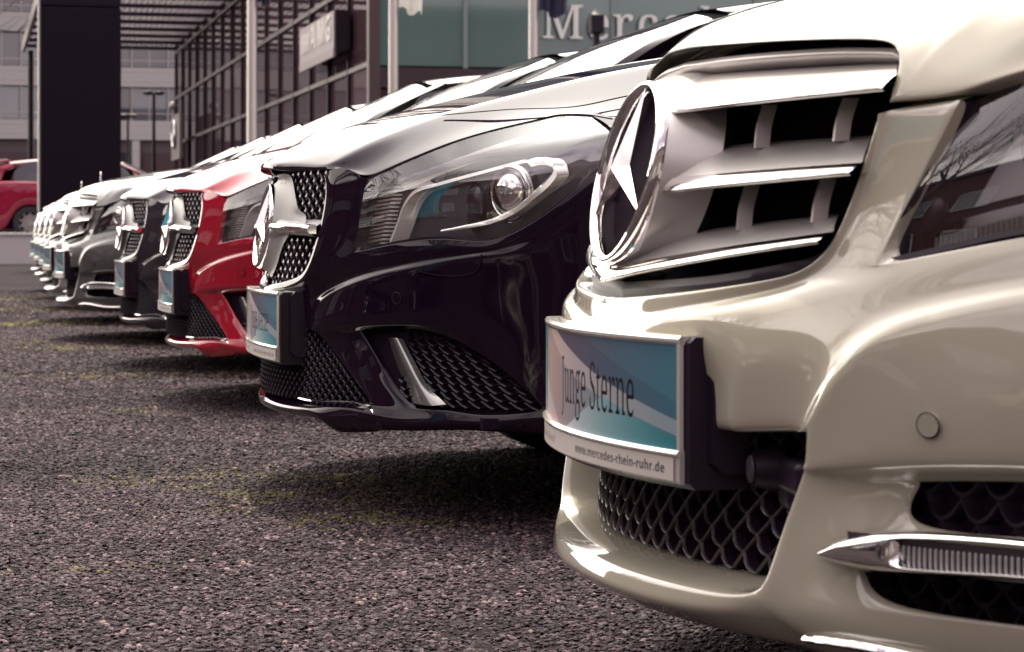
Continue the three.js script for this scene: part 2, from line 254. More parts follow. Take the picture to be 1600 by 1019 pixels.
  [...'AMG'].forEach((ch, i) => { const g = new TextGeometry(ch, { font: f2, size: 0.56, depth: 0.025 }).rotateY(-Math.PI / 2).translate(-0.08, 0, 0), m = mesh('letter', g, RAISE, sg); m.position.set(0, 0.08, -0.75 + i * 1.08); g.scale(1, 1.0, 1.5); });
  for (let i = 0; i < 4; i++) { const m = mesh('stripe', new THREE.ExtrudeGeometry(new THREE.Shape([[0, 0], [0.22, 0], [0.44, 0.56], [0.22, 0.56]].map(([a, c]) => new THREE.Vector2(a, c))), { depth: 0.025, bevelEnabled: false }).rotateY(-Math.PI / 2), RAISE, sg); m.position.set(-0.08, 0.08, -2.3 + i * 0.36); m.scale.set(1, 0.78, 1); }
  const s2 = thing('hanging_sign', 'small square sign with a ring emblem at the far end of the glass showroom', 'sign', [X - 0.5, 4.1, -84]);
  mesh('panel', box(0.12, 1.7, 3.4, 0, 0, 0), M({ color: C3(0.16, 0.13, 0.14), roughness: 0.5 }), s2); mesh('emblem', join([new THREE.TorusGeometry(0.5, 0.06, 8, 32).rotateY(Math.PI / 2), ...[0, 1, 2].map((i) => box(0.05, 0.5, 0.08, 0, 0.25, 0).rotateX(i * 2 * Math.PI / 3))]).translate(-0.12, 0.1, 0), CHROME_(), s2);
  const s2b = mesh('spot_lamp', join([new THREE.SphereGeometry(0.16, 14, 10), cyl(0.03, 0.03, 0.5, 0, -0.25, 0, 8)]), ALU, s2); s2b.position.set(-0.2, 1.15, 0.6);
}
function CHROME_() { return M({ color: C3(0.7, 0.68, 0.66), roughness: 0.15, metalness: 0.9 }); }
// ---------------------------------------------------------------- pale office block far behind
{
  const o = thing('office_block', 'pale office block with long white bands and grey windows beyond the canopy', 'building', [-6, 0, -150]);
  const W = 44, fl = [6.65, 10.2, 13.75, 17.3, 20.85]; mesh('wall', box(W, 25, 14, 0, 12.5, -7.2), M({ color: C3(0.10, 0.075, 0.075), roughness: 0.8 }), o);
  for (const y of fl) for (let r = 0; r < 4; r++) mesh('cladding_panel', box(W, 0.318, 0.3, 0, y + 0.16 + r * 0.325, 0.05 + (r % 2) * 0.012), WHITEPANEL, o);
  const wg = [box(2.28, 2.1, 0.08, 0, 0, 0)], sky1 = M({ color: C3(0.10, 0.11, 0.125), roughness: 0.05, clearcoat: 1 }), sky2 = M({ color: C3(0.028, 0.026, 0.034), roughness: 0.05, clearcoat: 1 }), fr = ALU;
  for (const y of fl) for (let k = 0; k < 18; k++) { const w = mesh('window', join([box(0.10, 2.2, 0.16, -1.18, 0, 0), box(0.07, 2.2, 0.12, 0.0, 0, 0), box(2.4, 0.08, 0.14, 0, 0.35 - 1.0, 0)]), fr, o); w.position.set(-21 + k * 2.42, y + 2.41, 0.02); const p = mesh('pane', wg[0], rnd() < 0.45 ? sky2 : sky1, w); p.position.z = -0.04; p.rotation.y = rr(-0.01, 0.01); }
  for (let k = 0; k < 9; k++) { const w = mesh('shop_window', box(3.9, 5.2, 0.1, -19.4 + k * 4.84, 3.2, 0.02), rnd() < 0.5 ? sky2 : M({ color: C3(0.05, 0.025, 0.028), roughness: 0.3 }), o); mesh('pillar', box(0.5, 6.6, 0.4, -21.9 + k * 4.84, 3.3, 0.05), WHITEPANEL, o); }
  const lamp = (x, z, h, label) => { const p = thing('lamp_post', label, 'street lamp', [x, 0, z]); mesh('post', cyl(0.05, 0.075, h, 0, h / 2, 0, 12), STEEL, p); for (const s of [-1, 1]) mesh('lamp_head', new THREE.SphereGeometry(0.13, 16, 10).scale(1.3, 0.6, 1).translate(s * 0.19, h, 0), STEEL, p); };
  lamp(Math.tan((13.8 - 9.217) * Math.PI / 180) * 75, -75, 5.2, 'twin-headed lamp post in front of the office block, the taller one'); lamp(Math.tan((13.8 - 9.87) * Math.PI / 180) * 92, -92, 5.3, 'twin-headed lamp post beside the dark pylon, the shorter one');
}
// ---------------------------------------------------------------- dark sign pylon, flagpoles, wall
{
  const p = thing('sign_pylon', 'tall dark sign pylon standing behind the row of cars', 'pylon', [1.585, 0, -33.2]);
  mesh('shaft', join([rbox(1.165, 5.2, 0.46, 0, 1.25, 0, 0.015)]), PYLON, p); mesh('head', rbox(1.165, 3.0, 0.46, 0, 5.37, 0, 0.015), M({ color: C3(0.009, 0.0045, 0.013), roughness: 0.4, ior: 1.25 }), p); mesh('pale_edge', box(0.025, 7.8, 0.4, -0.597, 3.9, 0), ALU, p);  // includes a paler strip along the left side of the shaft
  const flag = (pole, x, z, y0, y1, w, mat, name) => { const pos = [], ix = [], nu = 24, nv = 16; for (let j = 0; j <= nv; j++) for (let i = 0; i <= nu; i++) { const a = i / nu, b = j / nv, sag = 0.25 * a * (1 - b); pos.push(0.09 + w * a * (0.8 + 0.2 * b) * (1 - 0.15 * (1 - b)), y0 + (y1 - y0) * b - sag * 0.4 + 0.09 * Math.sin(a * 9) * (1 - b) * 0.6, 0.12 * Math.sin(a * 11 + b * 2) * a + 0.06 * Math.sin(a * 23 + 1)); }
    for (let j = 0; j < nv; j++) for (let i = 0; i < nu; i++) { const k = j * (nu + 1) + i; ix.push(k, k + 1, k + nu + 1, k + 1, k + nu + 2, k + nu + 1); } const g = new THREE.BufferGeometry(); g.setAttribute('position', new THREE.Float32BufferAttribute(pos, 3)); g.setIndex(ix); g.computeVertexNormals(); return mesh(name, g, mat, pole); };
  const cloth = (r, g, b) => M({ color: C3(r, g, b), roughness: 0.85, transmission: 0.3, thickness: 0 });
  [[4.59, 'white flagpole left of the silver sign panel', [0.02, 0.016, 0.04], 4.42, 0.34], [7.0, 'white flagpole with a white flag at the corner of the showroom', [0.75, 0.73, 0.68], 4.36, 0.62], [9.46, 'white flagpole with a navy flag beside the wall lettering', [0.02, 0.018, 0.05], 4.36, 0.78]].forEach(([x, label, c, y0, w]) => {
    const f = thing('flagpole', label, 'flagpole', [x, 0, -37]); mesh('pole', cyl(0.06, 0.082, 10, 0, 5, 0, 20), POLE, f); mesh('base', cyl(0.16, 0.2, 0.3, 0, 0.15, 0, 20), ALU, f); mesh('finial', new THREE.SphereGeometry(0.1, 16, 12).translate(0, 10.05, 0), ALU, f); flag(f, 0, 0, y0, 8.6, w * 1.05, cloth(...c), 'flag');
    mesh('halyard', cyl(0.008, 0.008, 9.4, 0.085, 5, 0, 6), RUB_(), f);
  });
  const k = thing('lantern_post', 'dark square post with a pointed cap in front of the wall lettering', 'post', [11.17, 0, -39]); mesh('post', rbox(0.11, 4.2, 0.11, 0, 2.1, 0, 0.01), STEEL, k); mesh('lantern', join([rbox(0.25, 0.34, 0.25, 0, 4.36, 0, 0.02)]), STEEL, k); mesh('cap', new THREE.ConeGeometry(0.17, 0.14, 4).rotateY(Math.PI / 4).translate(0, 4.6, 0), STEEL, k);
  const w = thing('low_wall', 'low pale concrete wall in front of the red hatchback', 'wall', [-5.5, 0, -38.4]); for (let i = 0; i < 5; i++) { mesh('wall_panel', rbox(2.46, 0.50, 0.2, -4.0 + i * 2.48, 0.25, 0.0, 0.012), CONCRETE, w); mesh('coping', rbox(2.47, 0.05, 0.26, -4.0 + i * 2.48, 0.515, 0, 0.012), CONCRETE, w); }
  struct('raised_terrace', box(26, 0.33, 30, -6, 0.165, -53.7), M({ color: C3(0.10, 0.085, 0.09), roughness: 0.9 }));
}
function RUB_() { return M({ color: C3(0.3, 0.29, 0.27), roughness: 0.8 }); }
// ---------------------------------------------------------------- bare trees
function bareTree(label, x, z, h, sd, group) {
  const t = thing('bare_tree', label, 'tree', [x, 0, z], group); let s = sd; const r = () => { s = (s * 1103515245 + 12345) >>> 0; return (s >>> 8) / 16777216; };
  const BARK = M({ color: C3(0.05, 0.038, 0.042), roughness: 0.95 }), trunk = [], limb = [], twig = [];
  const cone = (a, b, ra, rb, n) => { const d = b.clone().sub(a), g = new THREE.CylinderGeometry(rb, ra, d.length(), n, 1, true); g.applyQuaternion(new THREE.Quaternion().setFromUnitVectors(new THREE.Vector3(0, 1, 0), d.clone().normalize())); return g.translate((a.x + b.x) / 2, (a.y + b.y) / 2, (a.z + b.z) / 2); };
  const grow = (p, d, len, rad, lvl) => {
    let q = p.clone(), v = d.clone(); const n = 4;
    for (let i = 0; i < n; i++) { const e = q.clone().addScaledVector(v, len / n), r0 = rad * (1 - 0.11 * i), r1 = rad * (1 - 0.11 * (i + 1)); (lvl === 0 ? trunk : lvl < 3 ? limb : twig).push(cone(q, e, r0, r1, lvl < 2 ? 10 : lvl < 4 ? 6 : 4)); q = e; v.add(new THREE.Vector3(r() - 0.5, (r() - 0.4) * 0.6, r() - 0.5).multiplyScalar(0.3)).normalize();
      if (lvl < 5 && i > 0 && lvl > 0) { const k = new THREE.Vector3(r() - 0.5, r() * 0.6 - 0.1, r() - 0.5).normalize().multiplyScalar(0.9).add(v).normalize(); grow(q, k, len * (0.5 + r() * 0.2), r1 * 0.5, lvl + 1 + (lvl > 2 ? 1 : 0)); } }
    if (lvl < 5) for (let i = 0; i < (lvl === 0 ? 4 : 2); i++) { const k = new THREE.Vector3(r() - 0.5, r() * 0.5, r() - 0.5).normalize().multiplyScalar(0.75).add(v).normalize(); grow(q, k, len * (lvl === 0 ? 0.75 : 0.72), rad * 0.52, lvl + 1); }
  };
  grow(new THREE.Vector3(0, 0, 0), new THREE.Vector3(0, 1, 0), h * 0.32, h * 0.022, 0);
  mesh('trunk', join(trunk), BARK, t); mesh('limbs', join(limb), BARK, t); const c = mesh('crown', join(twig), BARK, t); c.userData.kind = 'stuff'; return t;
}
bareTree('bare tree in front of the office block with branches reaching to the canopy', -2.6, -82, 14, 11);
// ---------------------------------------------------------------- across the yard, seen in the paintwork
bareTree('bare tree on the far side of the yard, mirrored in the headlamps', -9.5, -2.5, 9.5, 5); bareTree('bare tree across the yard beside the brick building', -12, -9.5, 10, 23); bareTree('bare tree across the yard nearest the road', -10.5, 6, 9, 41); bareTree('bare tree across the yard at the far end', -13, -22, 11, 77);
{
  const b = thing('added_brick_building', 'long dark brick building added unseen across the yard to darken reflections', 'building', [-19, 0, -8]); const BR = M({ color: C3(0.085, 0.04, 0.038), roughness: 0.9 });  // unseen block added to darken reflections and cover low sky
  mesh('wall', box(8, 7.6, 58, -4, 3.8, 0), BR, b); mesh('roof', box(8.8, 0.4, 58.8, -4, 7.8, 0), M({ color: C3(0.05, 0.045, 0.05), roughness: 0.8 }), b);
  for (let f = 0; f < 2; f++) for (let i = 0; i < 18; i++) { const w = mesh('window', join([box(0.1, 0.08, 1.7, 0.03, 0.75, 0), box(0.16, 0.08, 1.8, 0.06, -0.77, 0), box(0.1, 1.5, 0.07, 0.03, 0, -0.83), box(0.1, 1.5, 0.07, 0.03, 0, 0.83), box(0.08, 1.5, 0.05, 0.03, 0, 0)]), WHITEPANEL, b); w.position.set(0, 1.75 + f * 2.9, -26.5 + i * 3.1); mesh('pane', box(0.03, 1.46, 1.6, 0.02, 0, 0), M({ color: C3(0.10, 0.11, 0.13), roughness: 0.05, clearcoat: 1 }), w); }
  const d = thing('added_hall', 'dark hall with roller doors added unseen behind the camera to block light', 'building', [4, 0, 15]); mesh('wall', box(44, 11, 8, 0, 5.5, 4.2), M({ color: C3(0.07, 0.05, 0.055), roughness: 0.85 }), d); mesh('roof', box(45, 0.4, 9, 0, 11.2, 4.2), STEEL, d);  // unseen hall added as an occluder to shade the car fronts
  for (let i = 0; i < 5; i++) mesh('roller_door', box(4.6, 4.4, 0.1, -16 + i * 8, 2.2, 0.12), M({ color: C3(0.16, 0.15, 0.16), roughness: 0.6 }), d); for (let i = 0; i < 12; i++) mesh('window', box(2.4, 1.8, 0.1, -19.2 + i * 3.5, 7.4, 0.13), PANE2, d);
  const n = thing('banner', 'tall teal banner on a pole across the yard', 'banner', [-6.2, 0, -3.9]); mesh('pole', cyl(0.03, 0.04, 4.2, 0, 2.1, 0, 12), POLE, n); mesh('cloth', sheet([0, 0.25, 0.5, 0.75, 1].map((a) => [0.4, 1.4, 2.6, 3.9].map((y) => [0.05 + 0.06 * Math.sin(a * 5 + y), y, 0.05 + a * 0.75])), 4, 4), M({ color: C3(0.01, 0.20, 0.28), roughness: 0.7 }), n); mesh('foot', cyl(0.28, 0.32, 0.12, 0, 0.06, 0, 20), PYLON, n);
}

// ---------------------------------------------------------------- car materials
const paint = (r, g, b, metal = 0, rough = 0.38) => M({ color: C3(r, g, b), roughness: rough, metalness: metal, clearcoat: 1, clearcoatRoughness: 0.02, specularIntensity: 0.2 });
const CREAM = M({ color: C3(0.42, 0.388, 0.308), roughness: 0.06, ior: 1.55, clearcoat: 1, clearcoatRoughness: 0.015 }), BLACK = M({ color: C3(0.010, 0.004, 0.012), roughness: 0.03, ior: 1.36 }), RED = M({ color: C3(0.36, 0.003, 0.022), roughness: 0.06, ior: 1.5, clearcoat: 1, clearcoatRoughness: 0.02 }), GREY = paint(0.10, 0.097, 0.10, 0.5), SILVER = paint(0.22, 0.215, 0.215, 0.5), ANTHRACITE = M({ color: C3(0.03, 0.024, 0.032), roughness: 0.03, ior: 1.4 });
const CHROME = M({ color: C3(0.86, 0.84, 0.82), metalness: 1, roughness: 0.045 });
const SATIN = M({ color: C3(0.52, 0.49, 0.475), metalness: 0.55, roughness: 0.36, clearcoat: 0.4, clearcoatRoughness: 0.2 });
const PLASTIC = M({ color: C3(0.014, 0.007, 0.017), roughness: 0.42, ior: 1.35 });
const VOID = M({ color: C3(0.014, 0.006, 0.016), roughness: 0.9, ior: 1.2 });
const RUBBER = M({ color: C3(0.018, 0.015, 0.02), roughness: 0.75 });
const LENS = M({ color: 0xffffff, roughness: 0.01, transmission: 1, thickness: 0, ior: 2.2 });
const GLASS = M({ color: C3(0.05, 0.055, 0.06), roughness: 0.02, metalness: 0, specularIntensity: 1, clearcoat: 1 });
const LAMPBODY = M({ color: C3(0.42, 0.39, 0.42), roughness: 0.4, metalness: 0.2 }), SHADEBLACK = M({ color: C3(0.010, 0.005, 0.012), roughness: 0.02, ior: 1.5 });
const RIB = M({ color: C3(0.8, 0.76, 0.72), roughness: 0.25, metalness: 0.1, clearcoat: 1 });
const ALLOY = M({ color: C3(0.42, 0.40, 0.40), roughness: 0.3, metalness: 0.9 });

// ---------------------------------------------------------------- the number plate: printed panel in a bright frame on a dark carrier
function platePrint() {
  const w = 1040, h = 240, c = document.createElement('canvas'); c.width = w; c.height = h; const x = c.getContext('2d');
  let g = x.createLinearGradient(0, 0, w, h); g.addColorStop(0, '#4f858e'); g.addColorStop(0.22, '#a3877f'); g.addColorStop(0.5, '#85808a'); g.addColorStop(0.75, '#718289'); g.addColorStop(1, '#427780'); x.fillStyle = g; x.fillRect(0, 0, w, h);
  const band = (pts, a, b) => { x.beginPath(); pts.forEach((p, i) => (i ? x.lineTo(p[0] * w, p[1] * h) : x.moveTo(p[0] * w, p[1] * h))); x.closePath(); const q = x.createLinearGradient(pts[0][0] * w, pts[0][1] * h, pts[2][0] * w, pts[2][1] * h); q.addColorStop(0, a); q.addColorStop(1, b); x.fillStyle = q; x.fill(); };
  band([[0.30, 0], [1, 0], [1, 0.72], [0.62, 0.36]], 'rgba(84,58,78,0.98)', 'rgba(66,104,122,0.97)');
  band([[0.55, 0], [1, 0], [1, 0.55]], 'rgba(90,96,116,0.3)', 'rgba(70,116,132,0.9)');
  band([[0.30, 0], [0.62, 0.36], [1, 0.72], [1, 0.86], [0.45, 0.42], [0.2, 0]], 'rgba(186,162,158,0.8)', 'rgba(140,150,160,0.9)');
  band([[0.42, 1], [0.68, 0.58], [1, 0.9], [1, 1]], 'rgba(190,190,194,0.9)', 'rgba(50,118,128,0.95)');
  band([[0.0, 0.3], [0.35, 1], [0, 1]], 'rgba(120,190,196,0.3)', 'rgba(186,160,164,0.85)');
  x.fillStyle = '#150d18'; x.save(); x.font = '158px serif'; x.translate(0.605 * w, 0.735 * h); x.scale(0.46 * w / x.measureText('Junge Sterne').width, 1); x.textAlign = 'center'; x.fillText('Junge Sterne', 0, 0); x.restore();
  const t = new THREE.CanvasTexture(c); t.colorSpace = THREE.SRGBColorSpace; return t;
}
function stripPrint() {
  const w = 1040, h = 56, c = document.createElement('canvas'); c.width = w; c.height = h; const x = c.getContext('2d');
  x.fillStyle = '#c9c2bb'; x.fillRect(0, 0, w, h); x.fillStyle = '#2c2430'; x.font = 'bold 33px sans-serif'; x.textAlign = 'right'; x.save(); x.translate(w * 0.97, 40); x.scale(0.98, 1); x.fillText('www.mercedes-rhein-ruhr.de', 0, 0); x.restore();
  x.textAlign = 'left'; x.font = '27px sans-serif'; x.fillText('Niederlassung Düsseldorf', w * 0.03, 38);
  const t = new THREE.CanvasTexture(c); t.colorSpace = THREE.SRGBColorSpace; return t;
}
const PLATE = M({ map: platePrint(), roughness: 0.6, ior: 1.1 }), STRIP = M({ map: stripPrint(), roughness: 0.3 });
const FRAME = M({ color: C3(0.78, 0.75, 0.70), metalness: 0.55, roughness: 0.16, clearcoat: 0.6 });
function addPlate(root, x0, yc, k = 0.56) {
  const X = (u) => x0 + k * u * u, W = 0.26, H = 0.0735, seg = 40;
  const panel = (u0, u1, y0, y1, off, mat, name, parent) => {
    const g = new THREE.PlaneGeometry(1, 1, seg, 1), p = g.attributes.position;
    for (let i = 0; i < p.count; i++) { const u = u0 + (p.getX(i) + 0.5) * (u1 - u0), y = y0 + (p.getY(i) + 0.5) * (y1 - y0); p.setXYZ(i, X(u) + off, y, u); }
    g.computeVertexNormals(); return mesh(name, g, mat, parent);
  };
  const us = (a, b, n = 40) => Array.from({ length: n + 1 }, (_, i) => a + (b - a) * i / n);
  const slab = (u0, u1, y0, y1, a, b, r) => { const p = us(u0, u1).map((u) => [X(u), 0, u]); const s = [[a + r, y1], [a, y1 - r], [a, y0 + r], [a + r, y0], [b, y0], [b, y1]]; return bar(p, s, 0.5); };
  const holder = mesh('plate_holder', join([slab(-W - 0.009, W + 0.009, yc - H - 0.005, yc + H - 0.001, 0.002, 0.062, 0.006), slab(-W - 0.02, W + 0.020, yc - H + 0.012, yc + H + 0.001, 0.020, 0.056, 0.010)]), PLASTIC, root);
  mesh('plate_frame', join([slab(-W, W, yc + H - 0.009, yc + H, -0.004, 0.02, 0.003), slab(-W, W, yc - H, yc - H + 0.029, -0.003, 0.012, 0.003), slab(-W, W, yc - H + 0.0265, yc - H + 0.0335, -0.007, 0.006, 0.003), slab(W - 0.005, W, yc - H, yc + H, -0.003, 0.001, 0.0015), slab(-W, -W + 0.005, yc - H, yc + H, -0.003, 0.001, 0.0015)]), FRAME, holder);
  panel(-W + 0.005, W - 0.005, yc - H + 0.032, yc + H - 0.008, -0.0005, PLATE, 'plate_print', holder);
  panel(-W + 0.008, W - 0.008, yc - H + 0.003, yc - H + 0.0262, -0.0045, STRIP, 'address_strip', holder);
}
// ---------------------------------------------------------------- three-pointed star in a ring
function starGeo(R, depth) {
  const pos = [], ix = []; const tip = (k, r, o) => [o, Math.cos(k) * r, Math.sin(k) * r];
  const c = [-depth, 0, 0]; let n = 0;
  for (let i = 0; i < 3; i++) for (const s of [-1, 1]) { const a = i * 2 * Math.PI / 3, q = a + s * Math.PI / 3; const A = c, B = tip(a, R, -depth * 0.25), D = tip(q, R * 0.13, -depth * 0.3); pos.push(...A, ...B, ...D, ...tip(a, R, 0.004), ...D, ...B); ix.push(n, n + 1, n + 2, n + 3, n + 4, n + 5); n += 6; }
  const g = new THREE.BufferGeometry(); g.setAttribute('position', new THREE.Float32BufferAttribute(pos, 3)); g.computeVertexNormals(); return g;
}
function addStar(root, x, y, R, lean, back) {
  const g = mesh('star_badge', (() => { const L = [[R * 0.985, 0.035], [R, 0.004], [R * 0.985, -0.004], [R * 0.95, -0.007], [R * 0.905, -0.002], [R * 0.89, 0.006], [R * 0.885, 0.03]].map(([a, b]) => new THREE.Vector2(a, b)); return new THREE.LatheGeometry(L, 72).rotateZ(-Math.PI / 2); })(), CHROME, root);
  g.position.set(x, y, 0); g.rotation.z = -lean;
  mesh('star', starGeo(R * 0.93, 0.024), CHROME, g).position.x = 0.004;
  mesh('badge_back', new THREE.CircleGeometry(R * 0.9, 48).rotateY(-Math.PI / 2).translate(0.02, 0, 0), VOID, g);
  return g;
}
// ---------------------------------------------------------------- a car behind its front: sides, roof, glass, wheels
function wheel(root, x, u, R = 0.315) {
  const s = Math.sign(u), w = mesh('wheel', (() => { const L = [[R * 0.66, -0.1], [R * 0.9, -0.108], [R * 0.98, -0.085], [R, -0.05], [R, 0.05], [R * 0.98, 0.085], [R * 0.9, 0.108], [R * 0.66, 0.1]].map(([a, b]) => new THREE.Vector2(a, b)); return new THREE.LatheGeometry(L, 40).rotateX(Math.PI / 2); })(), RUBBER, root);
  w.position.set(x, R, u - s * 0.11);
  const parts = [new THREE.LatheGeometry([[R * 0.68, -0.06], [R * 0.7, 0.1], [R * 0.64, 0.085], [R * 0.62, 0.02], [R * 0.6, -0.06]].map(([a, b]) => new THREE.Vector2(a, b)), 40).rotateX(Math.PI / 2), cyl(0.05, 0.06, 0.03, 0, 0, 0, 20).rotateX(Math.PI / 2).translate(0, 0, 0.07)];
  for (let i = 0; i < 10; i++) { const a = i * Math.PI / 5; parts.push(new THREE.BoxGeometry(0.024, R * 0.6, 0.025).translate(0, R * 0.34, 0.066).rotateZ(a)); }
  const rim = mesh('rim', join(parts), ALLOY, w); rim.scale.z = s; 
  mesh('brake_disc', cyl(R * 0.5, R * 0.5, 0.02, 0, 0, 0, 32).rotateX(Math.PI / 2).translate(0, 0, s * 0.02), LAMPBODY, w);
}
// o: stations of the side; W half width; xs where the front part ends; belt(x), sill(x), roof data
function carShell(root, mat, o) {
  const trim = o.trim ?? mat;
  const c = new Cage(), st = o.stations, rows = [];
  const width = (x, t) => table(o.half, x) * (t === 0 ? 0.975 : t === 1 ? 1 : t === 2 ? 1 : t === 3 ? 0.985 : 0.955);
  for (const x of st) {
    let y0 = 0.20; for (const xw of o.axles) { const d = Math.abs(x - xw), R = 0.365; if (d < R) y0 = Math.max(y0, 0.30 + Math.sqrt(R * R - d * d)); }
    const belt = table(o.belt, x), ys = [y0, y0 + (belt - y0) * 0.28, y0 + (belt - y0) * 0.58, y0 + (belt - y0) * 0.82, belt];
    rows.push(ys.map((y, t) => c.v([x, y, width(x, t)])));
  }
  c.grid(rows);
  const low = rows.map((r) => r[0]), top = rows.map((r) => r[4]);
  c.hem(low, () => [0, 0.0, -0.05], 2); c.crease(1.2, rows.map((r) => r[3]));
  // deck behind the cabin, tail and shoulder
  const tl = rows[rows.length - 1], tail = tl.map((i) => c.v([c.p[i][0] + 0.07, c.p[i][1], c.p[i][2] * 0.72])), mid = tl.map((i) => c.v([c.p[i][0] + 0.1, c.p[i][1], 0]));
  c.grid([tl, tail, mid]);
  const inn = top.map((i) => c.v([c.p[i][0], c.p[i][1] + 0.018, c.p[i][2] - 0.09])); c.grid([top, inn]); c.crease(1, top);
  const deck = []; inn.forEach((i, k) => { if (st[k] >= o.deck) deck.push(k); });
  const dm = deck.map((k) => c.v([st[k], c.p[inn[k]][1] + 0.02, 0])); c.grid([deck.map((k) => inn[k]), dm]);
  mesh('body_side', c.mirror().build(2, [0, 1, 0.3]), mat, root);
  // cabin: pillars and roof in paint, glass between
  const B = o.cabin, roofRows = [], P = (x, y, z) => [x, y, z];
  const roof = new Cage(), R = B.roof.map(([x, y, w]) => [roof.v(P(x, y - 0.045, w)), roof.v(P(x, y - 0.012, w * 0.86)), roof.v(P(x, y, w * 0.45)), roof.v(P(x, y + 0.004, 0))]);
  roof.grid(R); mesh('roof', roof.mirror().build(2, [0, 1, 0]), trim, root);
  const r0 = B.roof[0], r1 = B.roof[B.roof.length - 1], f = B.front, q = B.rear;
  const lo = [f[0], f[1], f[2]], hi = [r0[0], r0[1] - 0.03, r0[2]];
  mesh('windscreen', sheet([-1, -0.5, 0, 0.5, 1].map((s) => { const bow = 0.16 * s * s; return [[lo[0] - 0.06 + bow, lo[1], lo[2] * s], [(lo[0] + hi[0]) / 2 - 0.06 + bow * 0.8, (lo[1] + hi[1]) / 2 + 0.03, (lo[2] + hi[2]) / 2 * s], [hi[0] - 0.0 + bow * 0.25, hi[1] + 0.03 * (1 - s * s), hi[2] * s * 0.93]]; }), 5, 5), GLASS, root);
  mesh('rear_window', sheet([-1, 0, 1].map((s) => [[r1[0], r1[1] - 0.01, r1[2] * s * 0.9], [(r1[0] + q[0]) / 2 + 0.05, (r1[1] + q[1]) / 2 + 0.06, (r1[2] + q[2]) / 2 * s], [q[0] + 0.04, q[1], q[2] * s]]), 5, 5), GLASS, root);
  for (const s of [-1, 1]) {
    const side = sheet([B.side.map(([x, y]) => [x, y, s * table(o.half, x) * 0.86]), B.side.map(([x, y], k) => [x + (k === 0 ? 0.27 : 0), (y + table(B.line, x)) / 2, s * (table(o.half, x) * 0.86 + 0.62) / 2 * 1.01]), B.side.map(([x], k) => [x + (k === 0 ? 0.50 : k === B.side.length - 1 ? -0.25 : 0), table(B.line, x + (k === 0 ? 0.50 : k === B.side.length - 1 ? -0.25 : 0)) - 0.06, s * 0.645])], 5, 4);
    mesh('side_window', side, GLASS, root);
    mesh('pillar', bar(curve([[lo[0] + 0.1, lo[1] - 0.01, s * lo[2]], [(lo[0] + hi[0]) / 2 + 0.08, (lo[1] + hi[1]) / 2 + 0.035, s * (lo[2] + hi[2]) / 2 * 1.02], [hi[0] + 0.06, hi[1] - 0.005, s * hi[2] * 0.98]], 12), [[-0.03, 0, 0.012 * s], [0.03, 0.012, 0.02 * s], [0.045, -0.02, -0.01 * s], [-0.02, -0.03, -0.02 * s]], 1.2), trim, root);
    mesh('pillar', bar(curve([[r1[0] - 0.1, r1[1] - 0.05, s * r1[2] * 0.98], [(r1[0] + q[0]) / 2, (r1[1] + q[1]) / 2 + 0.04, s * (r1[2] + q[2]) / 2 * 1.02], [q[0] - 0.02, q[1], s * q[2]]], 12), [[-0.12, 0, 0.01 * s], [0.07, 0.01, 0.01 * s], [0.07, -0.03, -0.02 * s], [-0.12, -0.03, -0.02 * s]], 1.2), trim, root);
  }
  // floor and inner wings, so that no light shows through
  const xe = st[st.length - 1] + 0.05;
  mesh('underbody', join([box(xe - 0.35, 0.02, 1.5, (xe + 0.35) / 2, 0.21, 0), box(0.02, 0.5, 1.3, 0.5, 0.45, 0), box(xe - 1.3, 0.5, 1.4, (xe + 1.3) / 2, 0.45, 0)]), VOID, root);
  for (const xw of o.axles) for (const s of [-1, 1]) wheel(root, xw, s * (table(o.half, xw) - 0.02));
}

